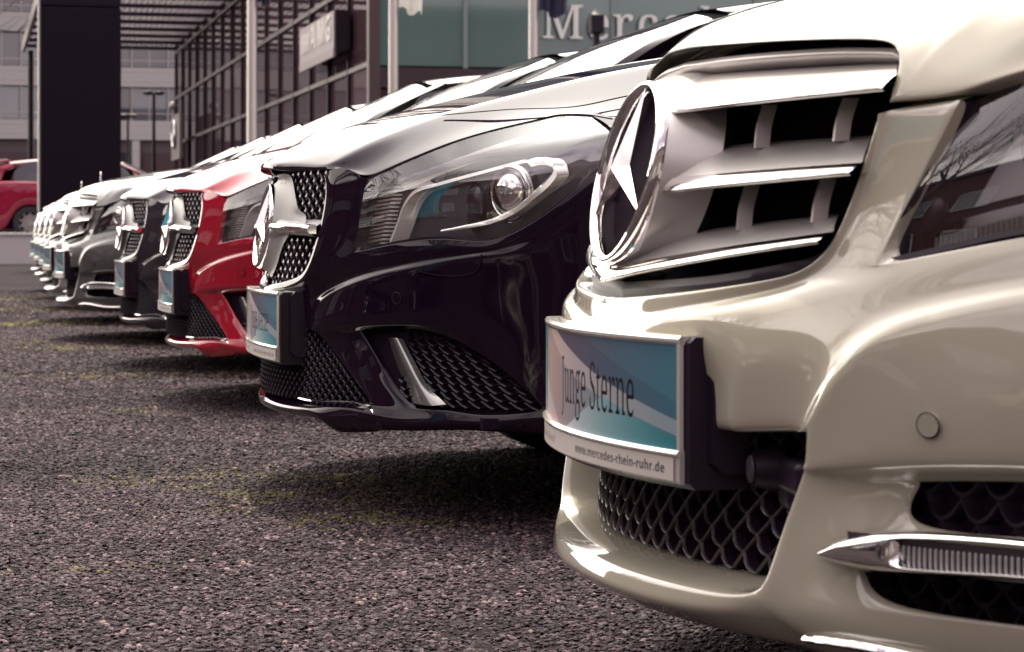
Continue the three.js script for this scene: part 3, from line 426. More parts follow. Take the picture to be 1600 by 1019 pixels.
// ---------------------------------------------------------------- the saloon with the louvred grille (nearest car)
const WX = 0.646, WZ = -2.338;
const saloonFace = [[0.16, 0.04], [0.20, 0.012], [0.24, 0], [0.30, 0.004], [0.38, 0.012], [0.45, 0.006], [0.49, 0.014], [0.53, 0.036], [0.60, 0.065], [0.68, 0.075], [0.76, 0.11], [0.85, 0.2]];
function makeSaloon(mat) {
  const root = new THREE.Group();
  const S = survey(WX, WZ, (u, y) => table(saloonFace, y) + 0.6 * u * u + 0.15 * u ** 6), { at, on, V } = S;
  { // ---- bumper
    const c = new Cage(), L = (a) => c.vs(a), sub = (a, o) => a.map((i) => c.p[i]);
    const A = L([at(943, 464, 0), on(1015, 460), on(1094, 452), on(1190, 438), on(1248, 426), on(1292, 392), on(1322, 330), on(1347, 255), on(1372, 178)]);
    const Mo = L([at(938, 505, 0), on(1020, 490, 0.008), on(1100, 477, 0.012), on(1200, 457, 0.012), on(1267, 437, 0.010), on(1308, 402, 0.009), on(1342, 330, 0.009), on(1366, 255, 0.007), on(1388, 174, 0.002)]);
    c.grid([A, Mo]); c.crease(1.4, A); c.crease(1.5, Mo); c.fix(A[0], A[8], Mo[0], Mo[8]);
    const flange = c.hem(A, [0.05, -0.004, -0.006], 1.6);
    const B = L([at(935, 517, 0), on(1026, 499, -0.002), on(1104, 486, -0.003), on(1212, 467, -0.003), on(1280, 455, -0.002), on(1364, 440, -0.003), on(1464, 424, -0.003), on(1600, 396, -0.003), V(0.66, 0.575), V(0.79, 0.59), V(0.865, 0.6)]);
    c.grid([Mo.slice(0, 5), B.slice(0, 5)]); c.crease(0.7, B.slice(0, 4));
    const Hd = L([on(1366, 416), on(1402, 348), on(1448, 258), on(1499, 157)]), Hb = L([on(1480, 394), on(1600, 370), V(0.66, 0.597), V(0.79, 0.62), V(0.865, 0.64)]);
    c.face(Mo[4], B[5], B[4]).face(Mo[4], Mo[5], Hd[0], B[5]); c.grid([[Mo[5], Mo[6], Mo[7], Mo[8]], Hd]); c.grid([[Hd[0], ...Hb], [B[5], B[6], B[7], B[8], B[9], B[10]]]);
    c.fix(Hd[0], Hd[3]);
    c.hem([...Hd].reverse().concat(Hb), [0.012, 0, 0.001], 4);
    c.hem([Mo[8], Hd[3]], [0.04, 0.012, 0], 1.6); c.crease(1.6, [A[8], Mo[8]]);
    // centre face down to the edge above the intake
    const P = L([V(0, 0.462, 0.004), V(0.15, 0.464, 0.002), V(0.285, 0.468), on(1158, 540), on(1312, 545, 0.003)]);
    const Q = L([V(0, 0.42, 0.02), V(0.16, 0.42, 0.022), V(0.293, 0.425, 0.010), on(1152, 585), on(1275, 592, 0.003)]);
    const D = L([V(0, 0.384, 0.022), V(0.16, 0.383, 0.024), V(0.283, 0.383, 0.006), on(1140, 676), on(1250, 675, 0.001)]);
    c.grid([B.slice(0, 4), P.slice(0, 4)]); c.grid([P, Q, D]);
    const O3 = c.v(on(1354, 502, 0.003)), O4 = c.v(on(1425, 474, 0.002)), O6 = c.v(on(1600, 438, 0.001)), O7 = c.v(V(0.67, 0.553)), O8 = c.v(V(0.80, 0.565)), O9 = c.v(V(0.868, 0.57));
    c.face(B[3], B[4], P[4], P[3]).face(B[4], B[5], O3, P[4]).face(B[5], B[6], O4, O3).face(B[6], B[7], O6, O4).face(B[7], B[8], O7, O6).face(B[8], B[9], O8, O7).face(B[9], B[10], O9, O8);
    c.crease(1.2, [P[3], Q[3], D[3]]); c.hem(D, [0.06, -0.002, 0], 1.6);
    const O = [D[4], Q[4], P[4], O3, O4, O6, O7, O8, O9];
    const E = L([on(1254, 674, -0.010), on(1292, 604, -0.014), on(1332, 553, -0.014), on(1370, 526, -0.013), on(1430, 505, -0.012), on(1600, 465, -0.012), V(0.68, 0.533, -0.008), V(0.80, 0.545, -0.004), V(0.872, 0.55)]);
    c.grid([O, E]); c.crease(1.3, E); c.crease(0.6, O);
    const Sd = L([on(1252, 704, -0.010), on(1297, 670, -0.014), on(1345, 645, -0.014), on(1395, 637, -0.012), on(1455, 630, -0.011), on(1600, 605, -0.010), V(0.69, 0.455, -0.006), V(0.81, 0.46), V(0.88, 0.46)]);
    const Lg = L([on(1249, 733, -0.006), on(1300, 732, -0.012), on(1345, 731, -0.014), on(1395, 730, -0.013), on(1440, 730, -0.012), on(1600, 731, -0.010), V(0.69, 0.378, -0.006), V(0.81, 0.385), V(0.885, 0.39)]);
    c.grid([E, Sd, Lg]); c.crease(1.1, Lg);
    const LL = L([on(1247, 740, -0.004), on(1299, 746, 0.006), on(1345, 750, 0.014), on(1395, 752, 0.022), on(1432, 753, 0.028), on(1600, 750, 0.03), V(0.69, 0.362, 0.03), V(0.81, 0.37, 0.012), V(0.885, 0.375)]);
    c.grid([Lg, LL]); c.crease(1.0, LL);
    const C1 = L([on(1216, 826), on(1265, 828, 0.004), on(1322, 829, 0.01), on(1381, 828, 0.018), on(1600, 840, 0.02), V(0.70, 0.315, 0.02), V(0.82, 0.32), V(0.888, 0.32)]);
    c.face(LL[0], LL[1], C1[1], C1[0]).face(LL[1], LL[2], C1[2], C1[1]).face(LL[2], LL[3], LL[4], C1[3], C1[2]); c.grid([[LL[6], LL[7], LL[8]], [C1[5], C1[6], C1[7]]]);
    const C2 = L([on(1198, 885), on(1243, 888, 0.002), on(1295, 890, 0.008), on(1343, 893, 0.014), on(1600, 903, 0.016), V(0.70, 0.275, 0.016), V(0.82, 0.28), V(0.888, 0.285)]);
    c.grid([C1, C2], (r, k) => k === 3 || k === 4);
    const C3_ = L([on(1180, 930), on(1222, 950, -0.002), on(1285, 945, 0.0), on(1352, 950, 0.004), on(1600, 978, 0.004), V(0.70, 0.235, 0.004), V(0.82, 0.24), V(0.885, 0.25)]);
    c.grid([C2, C3_], (r, k) => k === 3 || k === 4);
    // vents: edges turned inward
    const in1 = c.hem([LL[4], LL[5], LL[6], C1[5], C1[4], C1[3], LL[4]], [0.008, 0, 0], 3), in2 = c.hem([C2[3], C2[4], C2[5], C3_[5], C3_[4], C3_[3], C2[3]], [0.008, 0, 0], 3);
    c.fix(LL[4], C1[3], C2[3], C3_[3], D[4], E[0]); c.crease(1.4, [LL[4], C1[3]]); c.crease(1.4, [C2[3], C3_[3]]);
    c.face(C1[3], C1[4], C2[4], C2[3]).face(C1[4], C1[5], C2[5], C2[4]);
    const K = L([V(0, 0.226, 0.004), V(0.1, 0.225, 0.004), V(0.21, 0.226, 0.004), V(0.30, 0.227, 0.002)]), Kr = [...K, C3_[0]];
    c.crease(1.5, [Kr[0], Kr[1], Kr[2], Kr[3], Kr[4]]);
    const side = [D[4], E[0], Sd[0], Lg[0], LL[0], C1[0], C2[0], C3_[0]];
    c.crease(1.3, side.slice(1));
    const inner = c.hem(side.slice(1), [0.055, 0, -0.012], 1.3);
    const floor = Kr.slice(0, 4).map((i) => c.v([c.p[i][0] + 0.05, c.p[i][1] + 0.013, c.p[i][2]])); c.grid([Kr.slice(0, 4), floor]); c.face(Kr[3], Kr[4], inner[inner.length - 1], floor[3]);
    const floor2 = [...floor, inner[inner.length - 1]].map((i) => c.v([c.p[i][0] + 0.05, c.p[i][1] + 0.002, c.p[i][2]])); c.grid([[...floor, inner[inner.length - 1]], floor2]);
    // chin
    const T = L([V(0, 0.204, -0.010), V(0.1, 0.203, -0.010), V(0.2, 0.203, -0.010), V(0.30, 0.206, -0.008), on(1194, 950, 0.000), on(1226, 985, -0.002), on(1290, 990, -0.006), on(1360, 1000, -0.006), V(0.60, 0.205, -0.004), V(0.70, 0.21), V(0.82, 0.22), V(0.885, 0.23)]);
    const Kf = [...Kr, ...C3_.slice(1)]; c.grid([Kf, T]); c.crease(1.2, T.slice(0, 5)); c.crease(0.8, C3_.slice(1, 5));
    const U = L([V(0, 0.178, 0.016), V(0.1, 0.177, 0.016), V(0.2, 0.177, 0.016), V(0.31, 0.177, 0.018), V(0.375, 0.176, 0.02), V(0.43, 0.17, 0.01), V(0.47, 0.165, 0.008), V(0.53, 0.162, 0.008), V(0.60, 0.16, 0.01), V(0.70, 0.165, 0.01), V(0.82, 0.175, 0.01), V(0.88, 0.19)]);
    c.grid([T, U]); c.crease(0.8, U); c.hem(U, [0.16, 0.02, 0], 1);
    // wheel-arch end
    c.hem([B[10], O9, E[8], Sd[8], Lg[8], LL[8], C1[7], C2[7], C3_[7], T[11], U[11]], [0.0, 0, -0.05], 1.5);
    mesh('bumper', c.mirror().build(3), mat, root);
    // lower chrome trim and parking sensors
    for (const s of [1, -1]) {
      const m = (p) => [p[0], p[1], p[2] * s];
      const tr = curve([on(1258, 999, -0.002), on(1300, 1004, -0.008), on(1380, 1017, -0.008), V(0.62, 0.19, -0.012), V(0.78, 0.2, -0.006)].map(m), 30);
      mesh('chrome_trim', bar(tr, [[-0.003, 0.002], [-0.004, -0.001], [0, -0.004], [0.02, 0], [0, 0.004]], 0.7), CHROME, root);
      const p = on(1452, 664, -0.0125), q = on(1470, 664, -0.0125), r = on(1452, 640, -0.0125);
      const e = new THREE.Vector3(...q).sub(new THREE.Vector3(...p)), f = new THREE.Vector3(...r).sub(new THREE.Vector3(...p)), n = e.cross(f).normalize(); if (n.x > 0) n.negate();
      const se = mesh('parking_sensor', join([new THREE.CylinderGeometry(0.0105, 0.0108, 0.006, 32)]), mat, root), gap = mesh('sensor_ring', new THREE.TorusGeometry(0.0113, 0.0006, 8, 40).rotateX(Math.PI / 2), VOID, se);
      n.z *= s; se.quaternion.setFromUnitVectors(new THREE.Vector3(0, 1, 0), n); se.position.set(p[0] - 0.0, p[1], p[2] * s); gap.position.y = 0.0022;
    }
  }
  { // ---- mesh of the middle intake: overlapping scales
    const G = (u, y) => table(saloonFace, y) + 0.6 * u * u + 0.062, list = [], ribs = [], du = 0.037, dy = 0.0188;
    for (let r = 0; r < 10; r++) for (let k = -11; k <= 11; k++) {
      const u = (k + (r % 2 ? 0.5 : 0)) * du, y = 0.392 - r * dy; if (Math.abs(u) > 0.385) continue;
      const pts = []; for (let i = 0; i <= 12; i++) { const t = -1 + i / 6, a = Math.abs(t); pts.push([u + t * 0.5 * du, y - dy * (t < 0 ? Math.sqrt(Math.max(0, 1 - t * t)) : 1 - Math.pow(t, 1.1))]); }
      const path = pts.filter(([, yy]) => yy > 0.236).map(([uu, yy]) => [G(uu, yy), yy, uu]); if (path.length < 4) continue;
      list.push(bar(path, [[-0.001, 0.0005], [-0.0014, 0], [-0.001, -0.0005], [0.002, -0.0008], [0.002, 0.0008]], 0.5)); ribs.push(bar(path, [[0.0025, 0.0012], [0.0025, -0.0012], [0.012, -0.0022], [0.012, 0.0022]], 0.5));
    }
    mesh('intake_mesh', join(list), M({ color: C3(0.15, 0.13, 0.14), roughness: 0.22, metalness: 0.5 }), root); mesh('mesh_ribs', join(ribs), VOID, root);
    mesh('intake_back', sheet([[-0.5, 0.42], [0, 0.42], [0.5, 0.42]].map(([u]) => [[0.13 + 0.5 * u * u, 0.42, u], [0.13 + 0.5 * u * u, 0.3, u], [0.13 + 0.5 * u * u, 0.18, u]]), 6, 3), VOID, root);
    const sen = thingless('radar_sensor', root); const p = on(1176, 733, 0.035);
    mesh('sensor_body', join([cyl(0.017, 0.024, 0.03, 0, 0, 0, 24).rotateZ(Math.PI / 2).translate(0.015, 0, 0), rbox(0.06, 0.034, 0.075, 0.05, -0.002, 0.055, 0.008), rbox(0.05, 0.05, 0.05, 0.05, -0.014, 0.02, 0.01)]), PLASTIC, sen); 
    mesh('sensor_face', join([cyl(0.0115, 0.0115, 0.004, 0, 0, 0, 24).rotateZ(Math.PI / 2).translate(-0.002, 0, 0), new THREE.TorusGeometry(0.0125, 0.0012, 8, 32).rotateY(Math.PI / 2).translate(-0.002, 0, 0)]), M({ color: C3(0.07, 0.06, 0.075), roughness: 0.5 }), sen);
    sen.position.set(...p); sen.rotation.y = -0.12;
  }
  // ---- side vents with mesh, chrome bar and daytime lamp
  for (const s of [1, -1]) {
    const m = (p) => [p[0], p[1], p[2] * s], face = (u, y, o) => [table(saloonFace, y) + 0.6 * u * u + 0.15 * u ** 6 + o, y, u * s];
    const list = []; const zig = (y0, y1, u0, u1) => { const h = (y1 - y0) / 2; for (let r = 0; r < 3; r++) for (let k = 0; k < 9; k++) { const u = u0 + (k + (r % 2 ? 0.5 : 0)) * 0.031, y = y1 - r * h * 0.9; if (u > u1 || u < u0 - 0.001) continue; const pts = []; for (let i = 0; i <= 8; i++) { const t = -1 + i / 4; pts.push(face(u + t * 0.0155, y - 0.019 * (1 - t * t), 0.05)); } list.push(bar(pts, [[-0.006, 0.002], [-0.006, -0.002], [0.012, -0.003], [0.012, 0.003]], 0.5)); } };
    zig(0.312, 0.362, 0.485, 0.72); zig(0.245, 0.285, 0.465, 0.72);
    mesh('vent_mesh', join(list), PLASTIC, root);
    mesh('vent_back', sheet([0.44, 0.55, 0.65, 0.76].map((u) => [face(u, 0.38, 0.062), face(u, 0.31, 0.062), face(u, 0.23, 0.062)]), 4, 4), VOID, root);
    // chrome bar: nose at the left, slit for the lamp
    const b = new Cage();
    const top = b.vs([on(1276, 863, -0.004), on(1305, 843, -0.016), on(1380, 828, -0.026), on(1440, 830, -0.03), on(1600, 841, -0.03), V(0.70, 0.313, -0.028), V(0.78, 0.312, -0.01)].map(m));
    const fr = b.vs([on(1277, 865, -0.006), on(1310, 853, -0.024), on(1386, 843, -0.036), on(1425, 841, -0.037), on(1600, 850, -0.037), V(0.70, 0.307, -0.035), V(0.78, 0.306, -0.015)].map(m));
    const fl = b.vs([on(1277, 867, -0.006), on(1310, 870, -0.024), on(1386, 884, -0.036), on(1425, 893, -0.037), on(1600, 899, -0.037), V(0.70, 0.283, -0.035), V(0.78, 0.287, -0.015)].map(m));
    const bot = b.vs([on(1276, 868, -0.004), on(1300, 879, -0.014), on(1360, 893, -0.02), on(1420, 900, -0.024), on(1600, 907, -0.024), V(0.70, 0.276, -0.022), V(0.78, 0.28, -0.005)].map(m));
    const bk = b.vs([on(1277, 863, 0.004), on(1305, 842, 0.0), on(1380, 827, 0.008), on(1440, 830, 0.012), on(1600, 841, 0.012), V(0.70, 0.313, 0.012), V(0.78, 0.312, 0.01)].map(m));
    const bk2 = b.vs([on(1276, 868, 0.004), on(1300, 880, 0.0), on(1360, 894, 0.006), on(1420, 901, 0.01), on(1600, 908, 0.01), V(0.70, 0.276, 0.01), V(0.78, 0.28, 0.01)].map(m));
    b.grid([bk, top, fr]); b.grid([fl, bot, bk2]); b.grid([fr.slice(0, 3), fl.slice(0, 3)]); b.grid([fr.slice(5), fl.slice(5)]);
    const ring = [fr[2], fr[3], fr[4], fr[5], fl[5], fl[4], fl[3], fl[2], fr[2]]; const cx = on(1384, 862, -0.036); const lip = b.vs([on(1383, 862, -0.036)].map(m));
    b.crease(1.2, fr); b.crease(1.2, fl); b.crease(0.8, top);
    b.hem(ring, (p) => [0.014, p[1] > 0.297 ? -0.002 : 0.002, 0], 1.4);
    mesh('chrome_bar', b.build(3), CHROME, root);
    const ribs = []; for (let i = 0; i < 46; i++) { const u = 0.497 + i * 0.0044; const p = face(u, 0.295, -0.024); ribs.push(new THREE.CapsuleGeometry(0.0016, 0.014, 3, 6).translate(p[0], p[1] - u * 0.0 - 0.001, p[2])); }
    const lamp = mesh('daytime_lamp', sheet([0.478, 0.53, 0.6, 0.68, 0.75].map((u) => [face(u, 0.309, -0.022), face(u, 0.295, -0.019), face(u, 0.281, -0.022)]), 4, 4), M({ color: C3(0.12, 0.1, 0.12), roughness: 0.25, metalness: 0.5 }), root);
    mesh('lamp_ribs', join(ribs), M({ color: C3(0.55, 0.53, 0.53), roughness: 0.15, metalness: 0.3, clearcoat: 1 }), lamp);
  }
  { // ---- grille
    const gl = (u, y) => 0.063 + 0.245 * (y - 0.6465) + 0.36 * u * u + 0.1 * Math.abs(u), G = survey(WX, WZ, gl);
    addStar(root, 0.060, 0.6445, 0.1045, 0.24);
    // housing that flares from the ring back to the openings
    const hs = []; for (let i = 0; i < 48; i++) { const a = i / 48 * Math.PI * 2, cy = Math.cos(a), cz = Math.sin(a); const e = 0.02 * cz * cz; hs.push([[0.1, 0], [0.104, 0.002], [0.108, 0.016], [0.113 + e * 0.4, 0.034], [0.119 + e * 0.7, 0.056]].map(([r, b]) => { const y = r * cy, z = r * cz; return [0.064 + b + 0.245 * y, 0.6445 + y * 0.97, z]; })); } hs.push(hs[0]);
    mesh('badge_housing', sheet(hs, 1, 6), SATIN, root);
    const us = (a, b, n = 16) => Array.from({ length: n + 1 }, (_, i) => a + (b - a) * i / n);
    const grille = thingless('grille', root);
    const strips = [[0.7135, 0.0235, 0.425, 0.082], [0.6345, 0.0215, 0.41, 0.058], [0.5485, 0.0225, 0.372, 0.056]];
    // trace the three louvres: left edge and right edge, top and bottom of the bright strip
    const tr = [[[1045, 152], [1046, 178], [1395, 116], [1386, 141], [1080, 118], [1404, 96]], [[1034, 279], [1024, 304], [1341, 254], [1334, 273], [1122, 228], [1366, 212]], [[960, 417], [949, 440], [1296, 362], [1284, 380], [1080, 362], [1312, 334]]];
    tr.forEach((q, n) => {
      const [a, b, c2, d, e1, e2] = q.map(([x, y], i) => (n === 2 && i < 2 ? G.at(x, y, 0) : G.on(x, y, i > 3 ? 0.06 : 0)));
      for (const s of [1, -1]) {
        const N = 18, rows = [];
        for (let i = 0; i <= N; i++) {
          const t = i / N, ut = a[2] + (c2[2] - a[2]) * t, ub = b[2] + (d[2] - b[2]) * t, yt = a[1] + (c2[1] - a[1]) * t, yb = b[1] + (d[1] - b[1]) * t;
          const vt = n === 2 ? 0.02 * Math.exp(-t * 9) * 0 : 0;
          const P = (u, y, o) => [gl(u, y) + o, y, s * u];
          rows.push([P(ut, yt, 0.004), P(ut + (ub - ut) * 0.12, yt - 0.003, 0.0), P((ut + ub) / 2, (yt + yb) / 2, -0.003), P(ub, yb + 0.002, -0.0055), P(ub, yb - 0.001, -0.003), P(ub, yb + 0.002, 0.014)]);
        }
        const g = sheet(rows, 1, 3); mesh('chrome_strip', g, CHROME, grille);
        const bl = []; for (let i = 0; i <= N; i++) { const t = i / N, f = lin(a, c2, t), g = lin(e1, e2, t), A = [gl(f[2], f[1]) + 0.0035, f[1] - 0.0006, s * f[2]], B = [gl(g[2], g[1]) + 0.06, g[1], s * g[2]]; bl.push([A, [A[0] + (B[0] - A[0]) * 0.3, A[1] + (B[1] - A[1]) * 0.42, A[2] + (B[2] - A[2]) * 0.3], [A[0] + (B[0] - A[0]) * 0.65, A[1] + (B[1] - A[1]) * 0.8, A[2] + (B[2] - A[2]) * 0.65], B, [B[0] + 0.03, B[1] + 0.002, B[2]]]); }
        mesh('louvre', sheet(bl, 1, 4), SATIN, grille);
        const un = []; for (let i = 0; i <= N; i++) { const t = i / N, ub = b[2] + (d[2] - b[2]) * t, yb = b[1] + (d[1] - b[1]) * t; un.push([[gl(ub, yb) + 0.008, yb + 0.001, s * ub], [gl(ub, yb) + 0.045, yb + 0.008, s * (ub - 0.025)], [gl(ub, yb) + 0.09, yb + 0.022, s * (ub - 0.05)]]); }
        mesh('louvre_underside', sheet(un, 1, 3), PLASTIC, grille);
      }
    });
    // frame round the opening
    for (const s of [1, -1]) {
      const L = [G.at(1059, 98, 0), G.on(1115, 90, 0.02), G.on(1240, 79, 0.02), G.on(1340, 76, 0.02), G.on(1398, 84, 0.02), G.on(1404, 112, 0.03)];
      const rows = L.map(([x, y, u]) => [[x + 0.012, y + 0.001, s * u], [x + 0.006, y - 0.005, s * u], [x + 0.022, y - 0.014, s * u], [x + 0.06, y - 0.022, s * u]]);
      mesh('grille_frame', sheet(rows, 4, 3), SATIN, grille);
    }
    // upright struts between the louvres
    const strut = (p, q, w) => { const A = G.on(...p, 0.035), B = G.on(...q, 0.03); for (const s of [1, -1]) { const path = [[A[0], A[1] + 0.004, s * A[2]], lin([A[0], A[1], s * A[2]], [B[0] - 0.004, B[1], s * B[2]], 0.5), [B[0], B[1] - 0.004, s * B[2]]]; mesh('strut', bar(curve(path, 10), [[0, 0, -w * 0.4], [0.010, 0, -w], [0.014, 0, w], [0, 0, w * 0.4]], 0.4), SATIN, grille); } };
    strut([1192, 170], [1179, 225], 0.006); strut([1318, 160], [1302, 214], 0.006); strut([1164, 296], [1151, 354], 0.006); strut([1283, 286], [1268, 341], 0.006);
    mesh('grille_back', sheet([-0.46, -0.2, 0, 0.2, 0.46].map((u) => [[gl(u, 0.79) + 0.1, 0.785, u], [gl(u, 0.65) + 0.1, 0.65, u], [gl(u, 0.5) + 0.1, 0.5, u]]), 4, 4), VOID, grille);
    // dark seal under the lowest strip and round the opening
    const sl = [at(946, 452, 0), on(1020, 449), on(1100, 441), on(1190, 425), on(1240, 413), on(1280, 385)]; for (const s of [1, -1]) mesh('seal', bar(curve(sl.map((p) => [p[0] + 0.022, p[1] + 0.0, p[2] * s]), 24), [[0, 0.008], [-0.004, 0], [0, -0.01], [0.03, -0.01], [0.03, 0.01]], 0.8), PLASTIC, grille);
  }
  // ---- headlights
  for (const s of [1, -1]) {
    const m = (p) => [p[0], p[1], p[2] * s];
    const bottom = [[0, 0.434, 0.549], [0.2, 0.487, 0.561], [0.42, 0.553, 0.578], [0.7, 0.67, 0.602], [1, 0.81, 0.632]], top = [[0, 0.4865, 0.698], [0.2, 0.513, 0.712], [0.42, 0.565, 0.735], [0.7, 0.68, 0.768], [1, 0.81, 0.792]];
    const pick = (T, t, n) => table(T.map((r) => [r[0], r[n]]), t), lp = (a, b, o) => { const u = pick(bottom, a, 1) * (1 - b) + pick(top, a, 1) * b, y = pick(bottom, a, 2) * (1 - b) + pick(top, a, 2) * b; return [0.050 + 0.27 * (y - 0.55) + 0.6 * u * u + 0.15 * u ** 6 + o + smooth(0.56, 0.8, u) * Math.max(0, y - 0.6) * 0.7, y, u * s]; };
    const lens = (o, e = 0) => { const g = new THREE.PlaneGeometry(1, 1, 48, 16), p = g.attributes.position; for (let i = 0; i < p.count; i++) { const a = (p.getX(i) + 0.5) * (1 + e) - e / 2, b = (p.getY(i) + 0.5) * (1 + e) - e / 2; p.setXYZ(i, ...lp(a, b, o - 0.010 * Math.sin(Math.PI * Math.min(1, Math.max(0, b))))); } g.computeVertexNormals(); return g; };
    const h = mesh('headlight', lens(0.0105), LENS, root);
    mesh('lamp_housing', lens(0.075, 0.08), LAMPBODY, h);
    const edge = [...[1, 0.75, 0.5, 0.25, 0].map((b) => lp(0, b, 0.006)), ...[0.1, 0.25, 0.4, 0.6, 0.8, 1].map((a) => lp(a, 0, 0.006))];
    mesh('lamp_seal', bar(curve(edge, 80), [[-0.006, 0.002, -0.002 * s], [-0.006, -0.003, 0.002 * s], [0.06, -0.004, 0.003 * s], [0.06, 0.003, -0.003 * s]], 0.8), PLASTIC, h);
    const pr = V(0.56, 0.655, 0.035), pj = mesh('projector', join([new THREE.SphereGeometry(0.034, 28, 18).scale(0.5, 1, 1), new THREE.TorusGeometry(0.042, 0.007, 10, 36).rotateY(Math.PI / 2)]), CHROME, h); pj.position.set(...m(pr)); pj.rotation.y = 0.5 * s;
    const st = []; for (let i = 0; i < 62; i++) { const u = 0.452 + i * 0.0042, p = V(u, 0.566 + (u - 0.45) * 0.28, 0.036); st.push(rbox(0.012, 0.012, 0.0038, p[0] + 0.012, p[1] + 0.001, p[2] * s, 0.0008)); }
    mesh('lamp_strip', join(st), ALLOY, h);
    mesh('lamp_bezel', bar(curve([V(0.452, 0.585, 0.03), V(0.50, 0.60, 0.03), V(0.56, 0.615, 0.03), V(0.66, 0.635, 0.03)].map(m), 24), [[0, 0.004], [-0.006, 0], [0, -0.004], [0.02, 0]], 0.8), CHROME, h);
    const dk = V(0.462, 0.592, 0.022); mesh('lamp_cap', new THREE.CapsuleGeometry(0.013, 0.022, 6, 16).rotateX(1.0 * s).scale(0.6, 1, 1).translate(...m(dk)), PLASTIC, h);
  }
  { // ---- bonnet
    const c = new Cage(), yc = [[0.10, 0.772], [0.125, 0.800], [0.19, 0.832], [0.35, 0.868], [0.7, 0.918], [1.18, 0.965]];
    const hy = (u, x) => table(yc, x - 0.42 * u * u) - 0.09 * u * u - 2.2 * Math.max(0, u - 0.55) ** 2, Hh = (x, u, o = 0) => [x, hy(u, x) + o, u];
    const F0 = c.vs([at(1045, 79, 0), on(1130, 71), on(1224, 65), on(1347, 62), on(1396, 67), on(1405, 92), on(1394, 130), on(1386, 160), on(1440, 156), on(1502, 148), on(1600, 106), V(0.66, 0.755, 0.02), V(0.74, 0.775, 0.06)]);
    const F1 = c.vs([at(1050, 63, 0), on(1133, 56, 0.004), on(1228, 50, 0.004), on(1350, 46, 0.004), on(1412, 50, 0.004), on(1424, 90, -0.004), on(1414, 132, -0.005), on(1404, 151, -0.006), on(1448, 143, -0.005), on(1508, 130, 0.0), on(1600, 88, 0.004), V(0.66, 0.772, 0.03), V(0.74, 0.79, 0.07)]);
    const F2 = c.vs([[0.175, 0, 0], [0.185, 0, 0.13], [0.215, 0, 0.25], [0.265, 0, 0.345], [0.28, 0, 0.405], [0.275, 0, 0.43], [0.265, 0, 0.45], [0.262, 0, 0.465], [0.285, 0, 0.485], [0.30, 0, 0.52], [0.335, 0, 0.57], [0.43, 0, 0.67], [0.5, 0, 0.745]].map(([x, , u]) => Hh(x, u, u > 0.41 && u < 0.6 ? -0.006 : 0)));
    const us = [0, 0.13, 0.25, 0.345, 0.405, 0.435, 0.46, 0.48, 0.505, 0.54, 0.59, 0.68, 0.755], rows = [0.36, 0.6, 0.9, 1.18].map((x) => c.vs(us.map((u) => Hh(x + 0.1 * u * u, u))));
    c.grid([F0, F1, F2, ...rows]); c.crease(1.5, F0); c.crease(0.9, [F1[4], F2[4], rows[0][3]]);
    c.hem(F0.slice(0, 8), (p, k) => [0.05, k < 5 ? 0.012 : 0, k > 4 ? 0.01 : 0], 1.5); c.hem(F0.slice(7), [0.03, 0.0, 0.002], 1.5); c.hem(rows[3], [0.06, -0.03, 0], 1);
    const edge = [F0[12], F1[12], F2[12], ...rows.map((r) => r[12])], wing = edge.map((i) => c.v([c.p[i][0] + 0.02, c.p[i][1] - 0.035, c.p[i][2] + 0.065])), low = edge.map((i) => c.v([c.p[i][0] + 0.02, Math.min(c.p[i][1] - 0.06, table([[0.4, 0.69], [0.6, 0.79], [1.2, 0.89]], c.p[i][0])), 0.848]));
    c.grid([edge, wing, low]);
    mesh('bonnet', c.mirror().build(3, [-0.3, 1, 0]), mat, root);
  }
  addPlate(root, 0.0, 0.402);
  carShell(root, mat, {
    stations: [0.42, 0.5, 0.6, 0.7, 0.8, 0.9, 1.0, 1.1, 1.2, 1.5, 1.9, 2.3, 2.7, 3.05, 3.2, 3.3, 3.4, 3.5, 3.6, 3.7, 3.8, 3.95, 4.2, 4.45], axles: [0.8, 3.56],
    half: [[0.35, 0.855], [0.5, 0.875], [0.8, 0.885], [2, 0.885], [3.6, 0.88], [4.2, 0.83], [4.5, 0.76]], belt: [[0.4, 0.70], [0.6, 0.80], [1.2, 0.90], [2.4, 0.945], [3.6, 0.975], [4.5, 0.96]], deck: 3.75,
    cabin: { roof: [[1.92, 1.385, 0.56], [2.2, 1.43, 0.59], [2.7, 1.44, 0.6], [3.2, 1.39, 0.57]], front: [1.22, 0.955, 0.72], rear: [3.85, 1.0, 0.66], line: [[1.2, 0.95], [1.95, 1.38], [2.7, 1.44], [3.2, 1.40], [3.8, 1.02]], side: [[1.35, 0.93], [1.9, 0.95], [2.5, 0.96], [3.1, 0.97], [3.6, 0.985]] },
  });
  return root;
}
function thingless(name, parent) { const g = new THREE.Group(); g.name = name; parent.add(g); return g; }

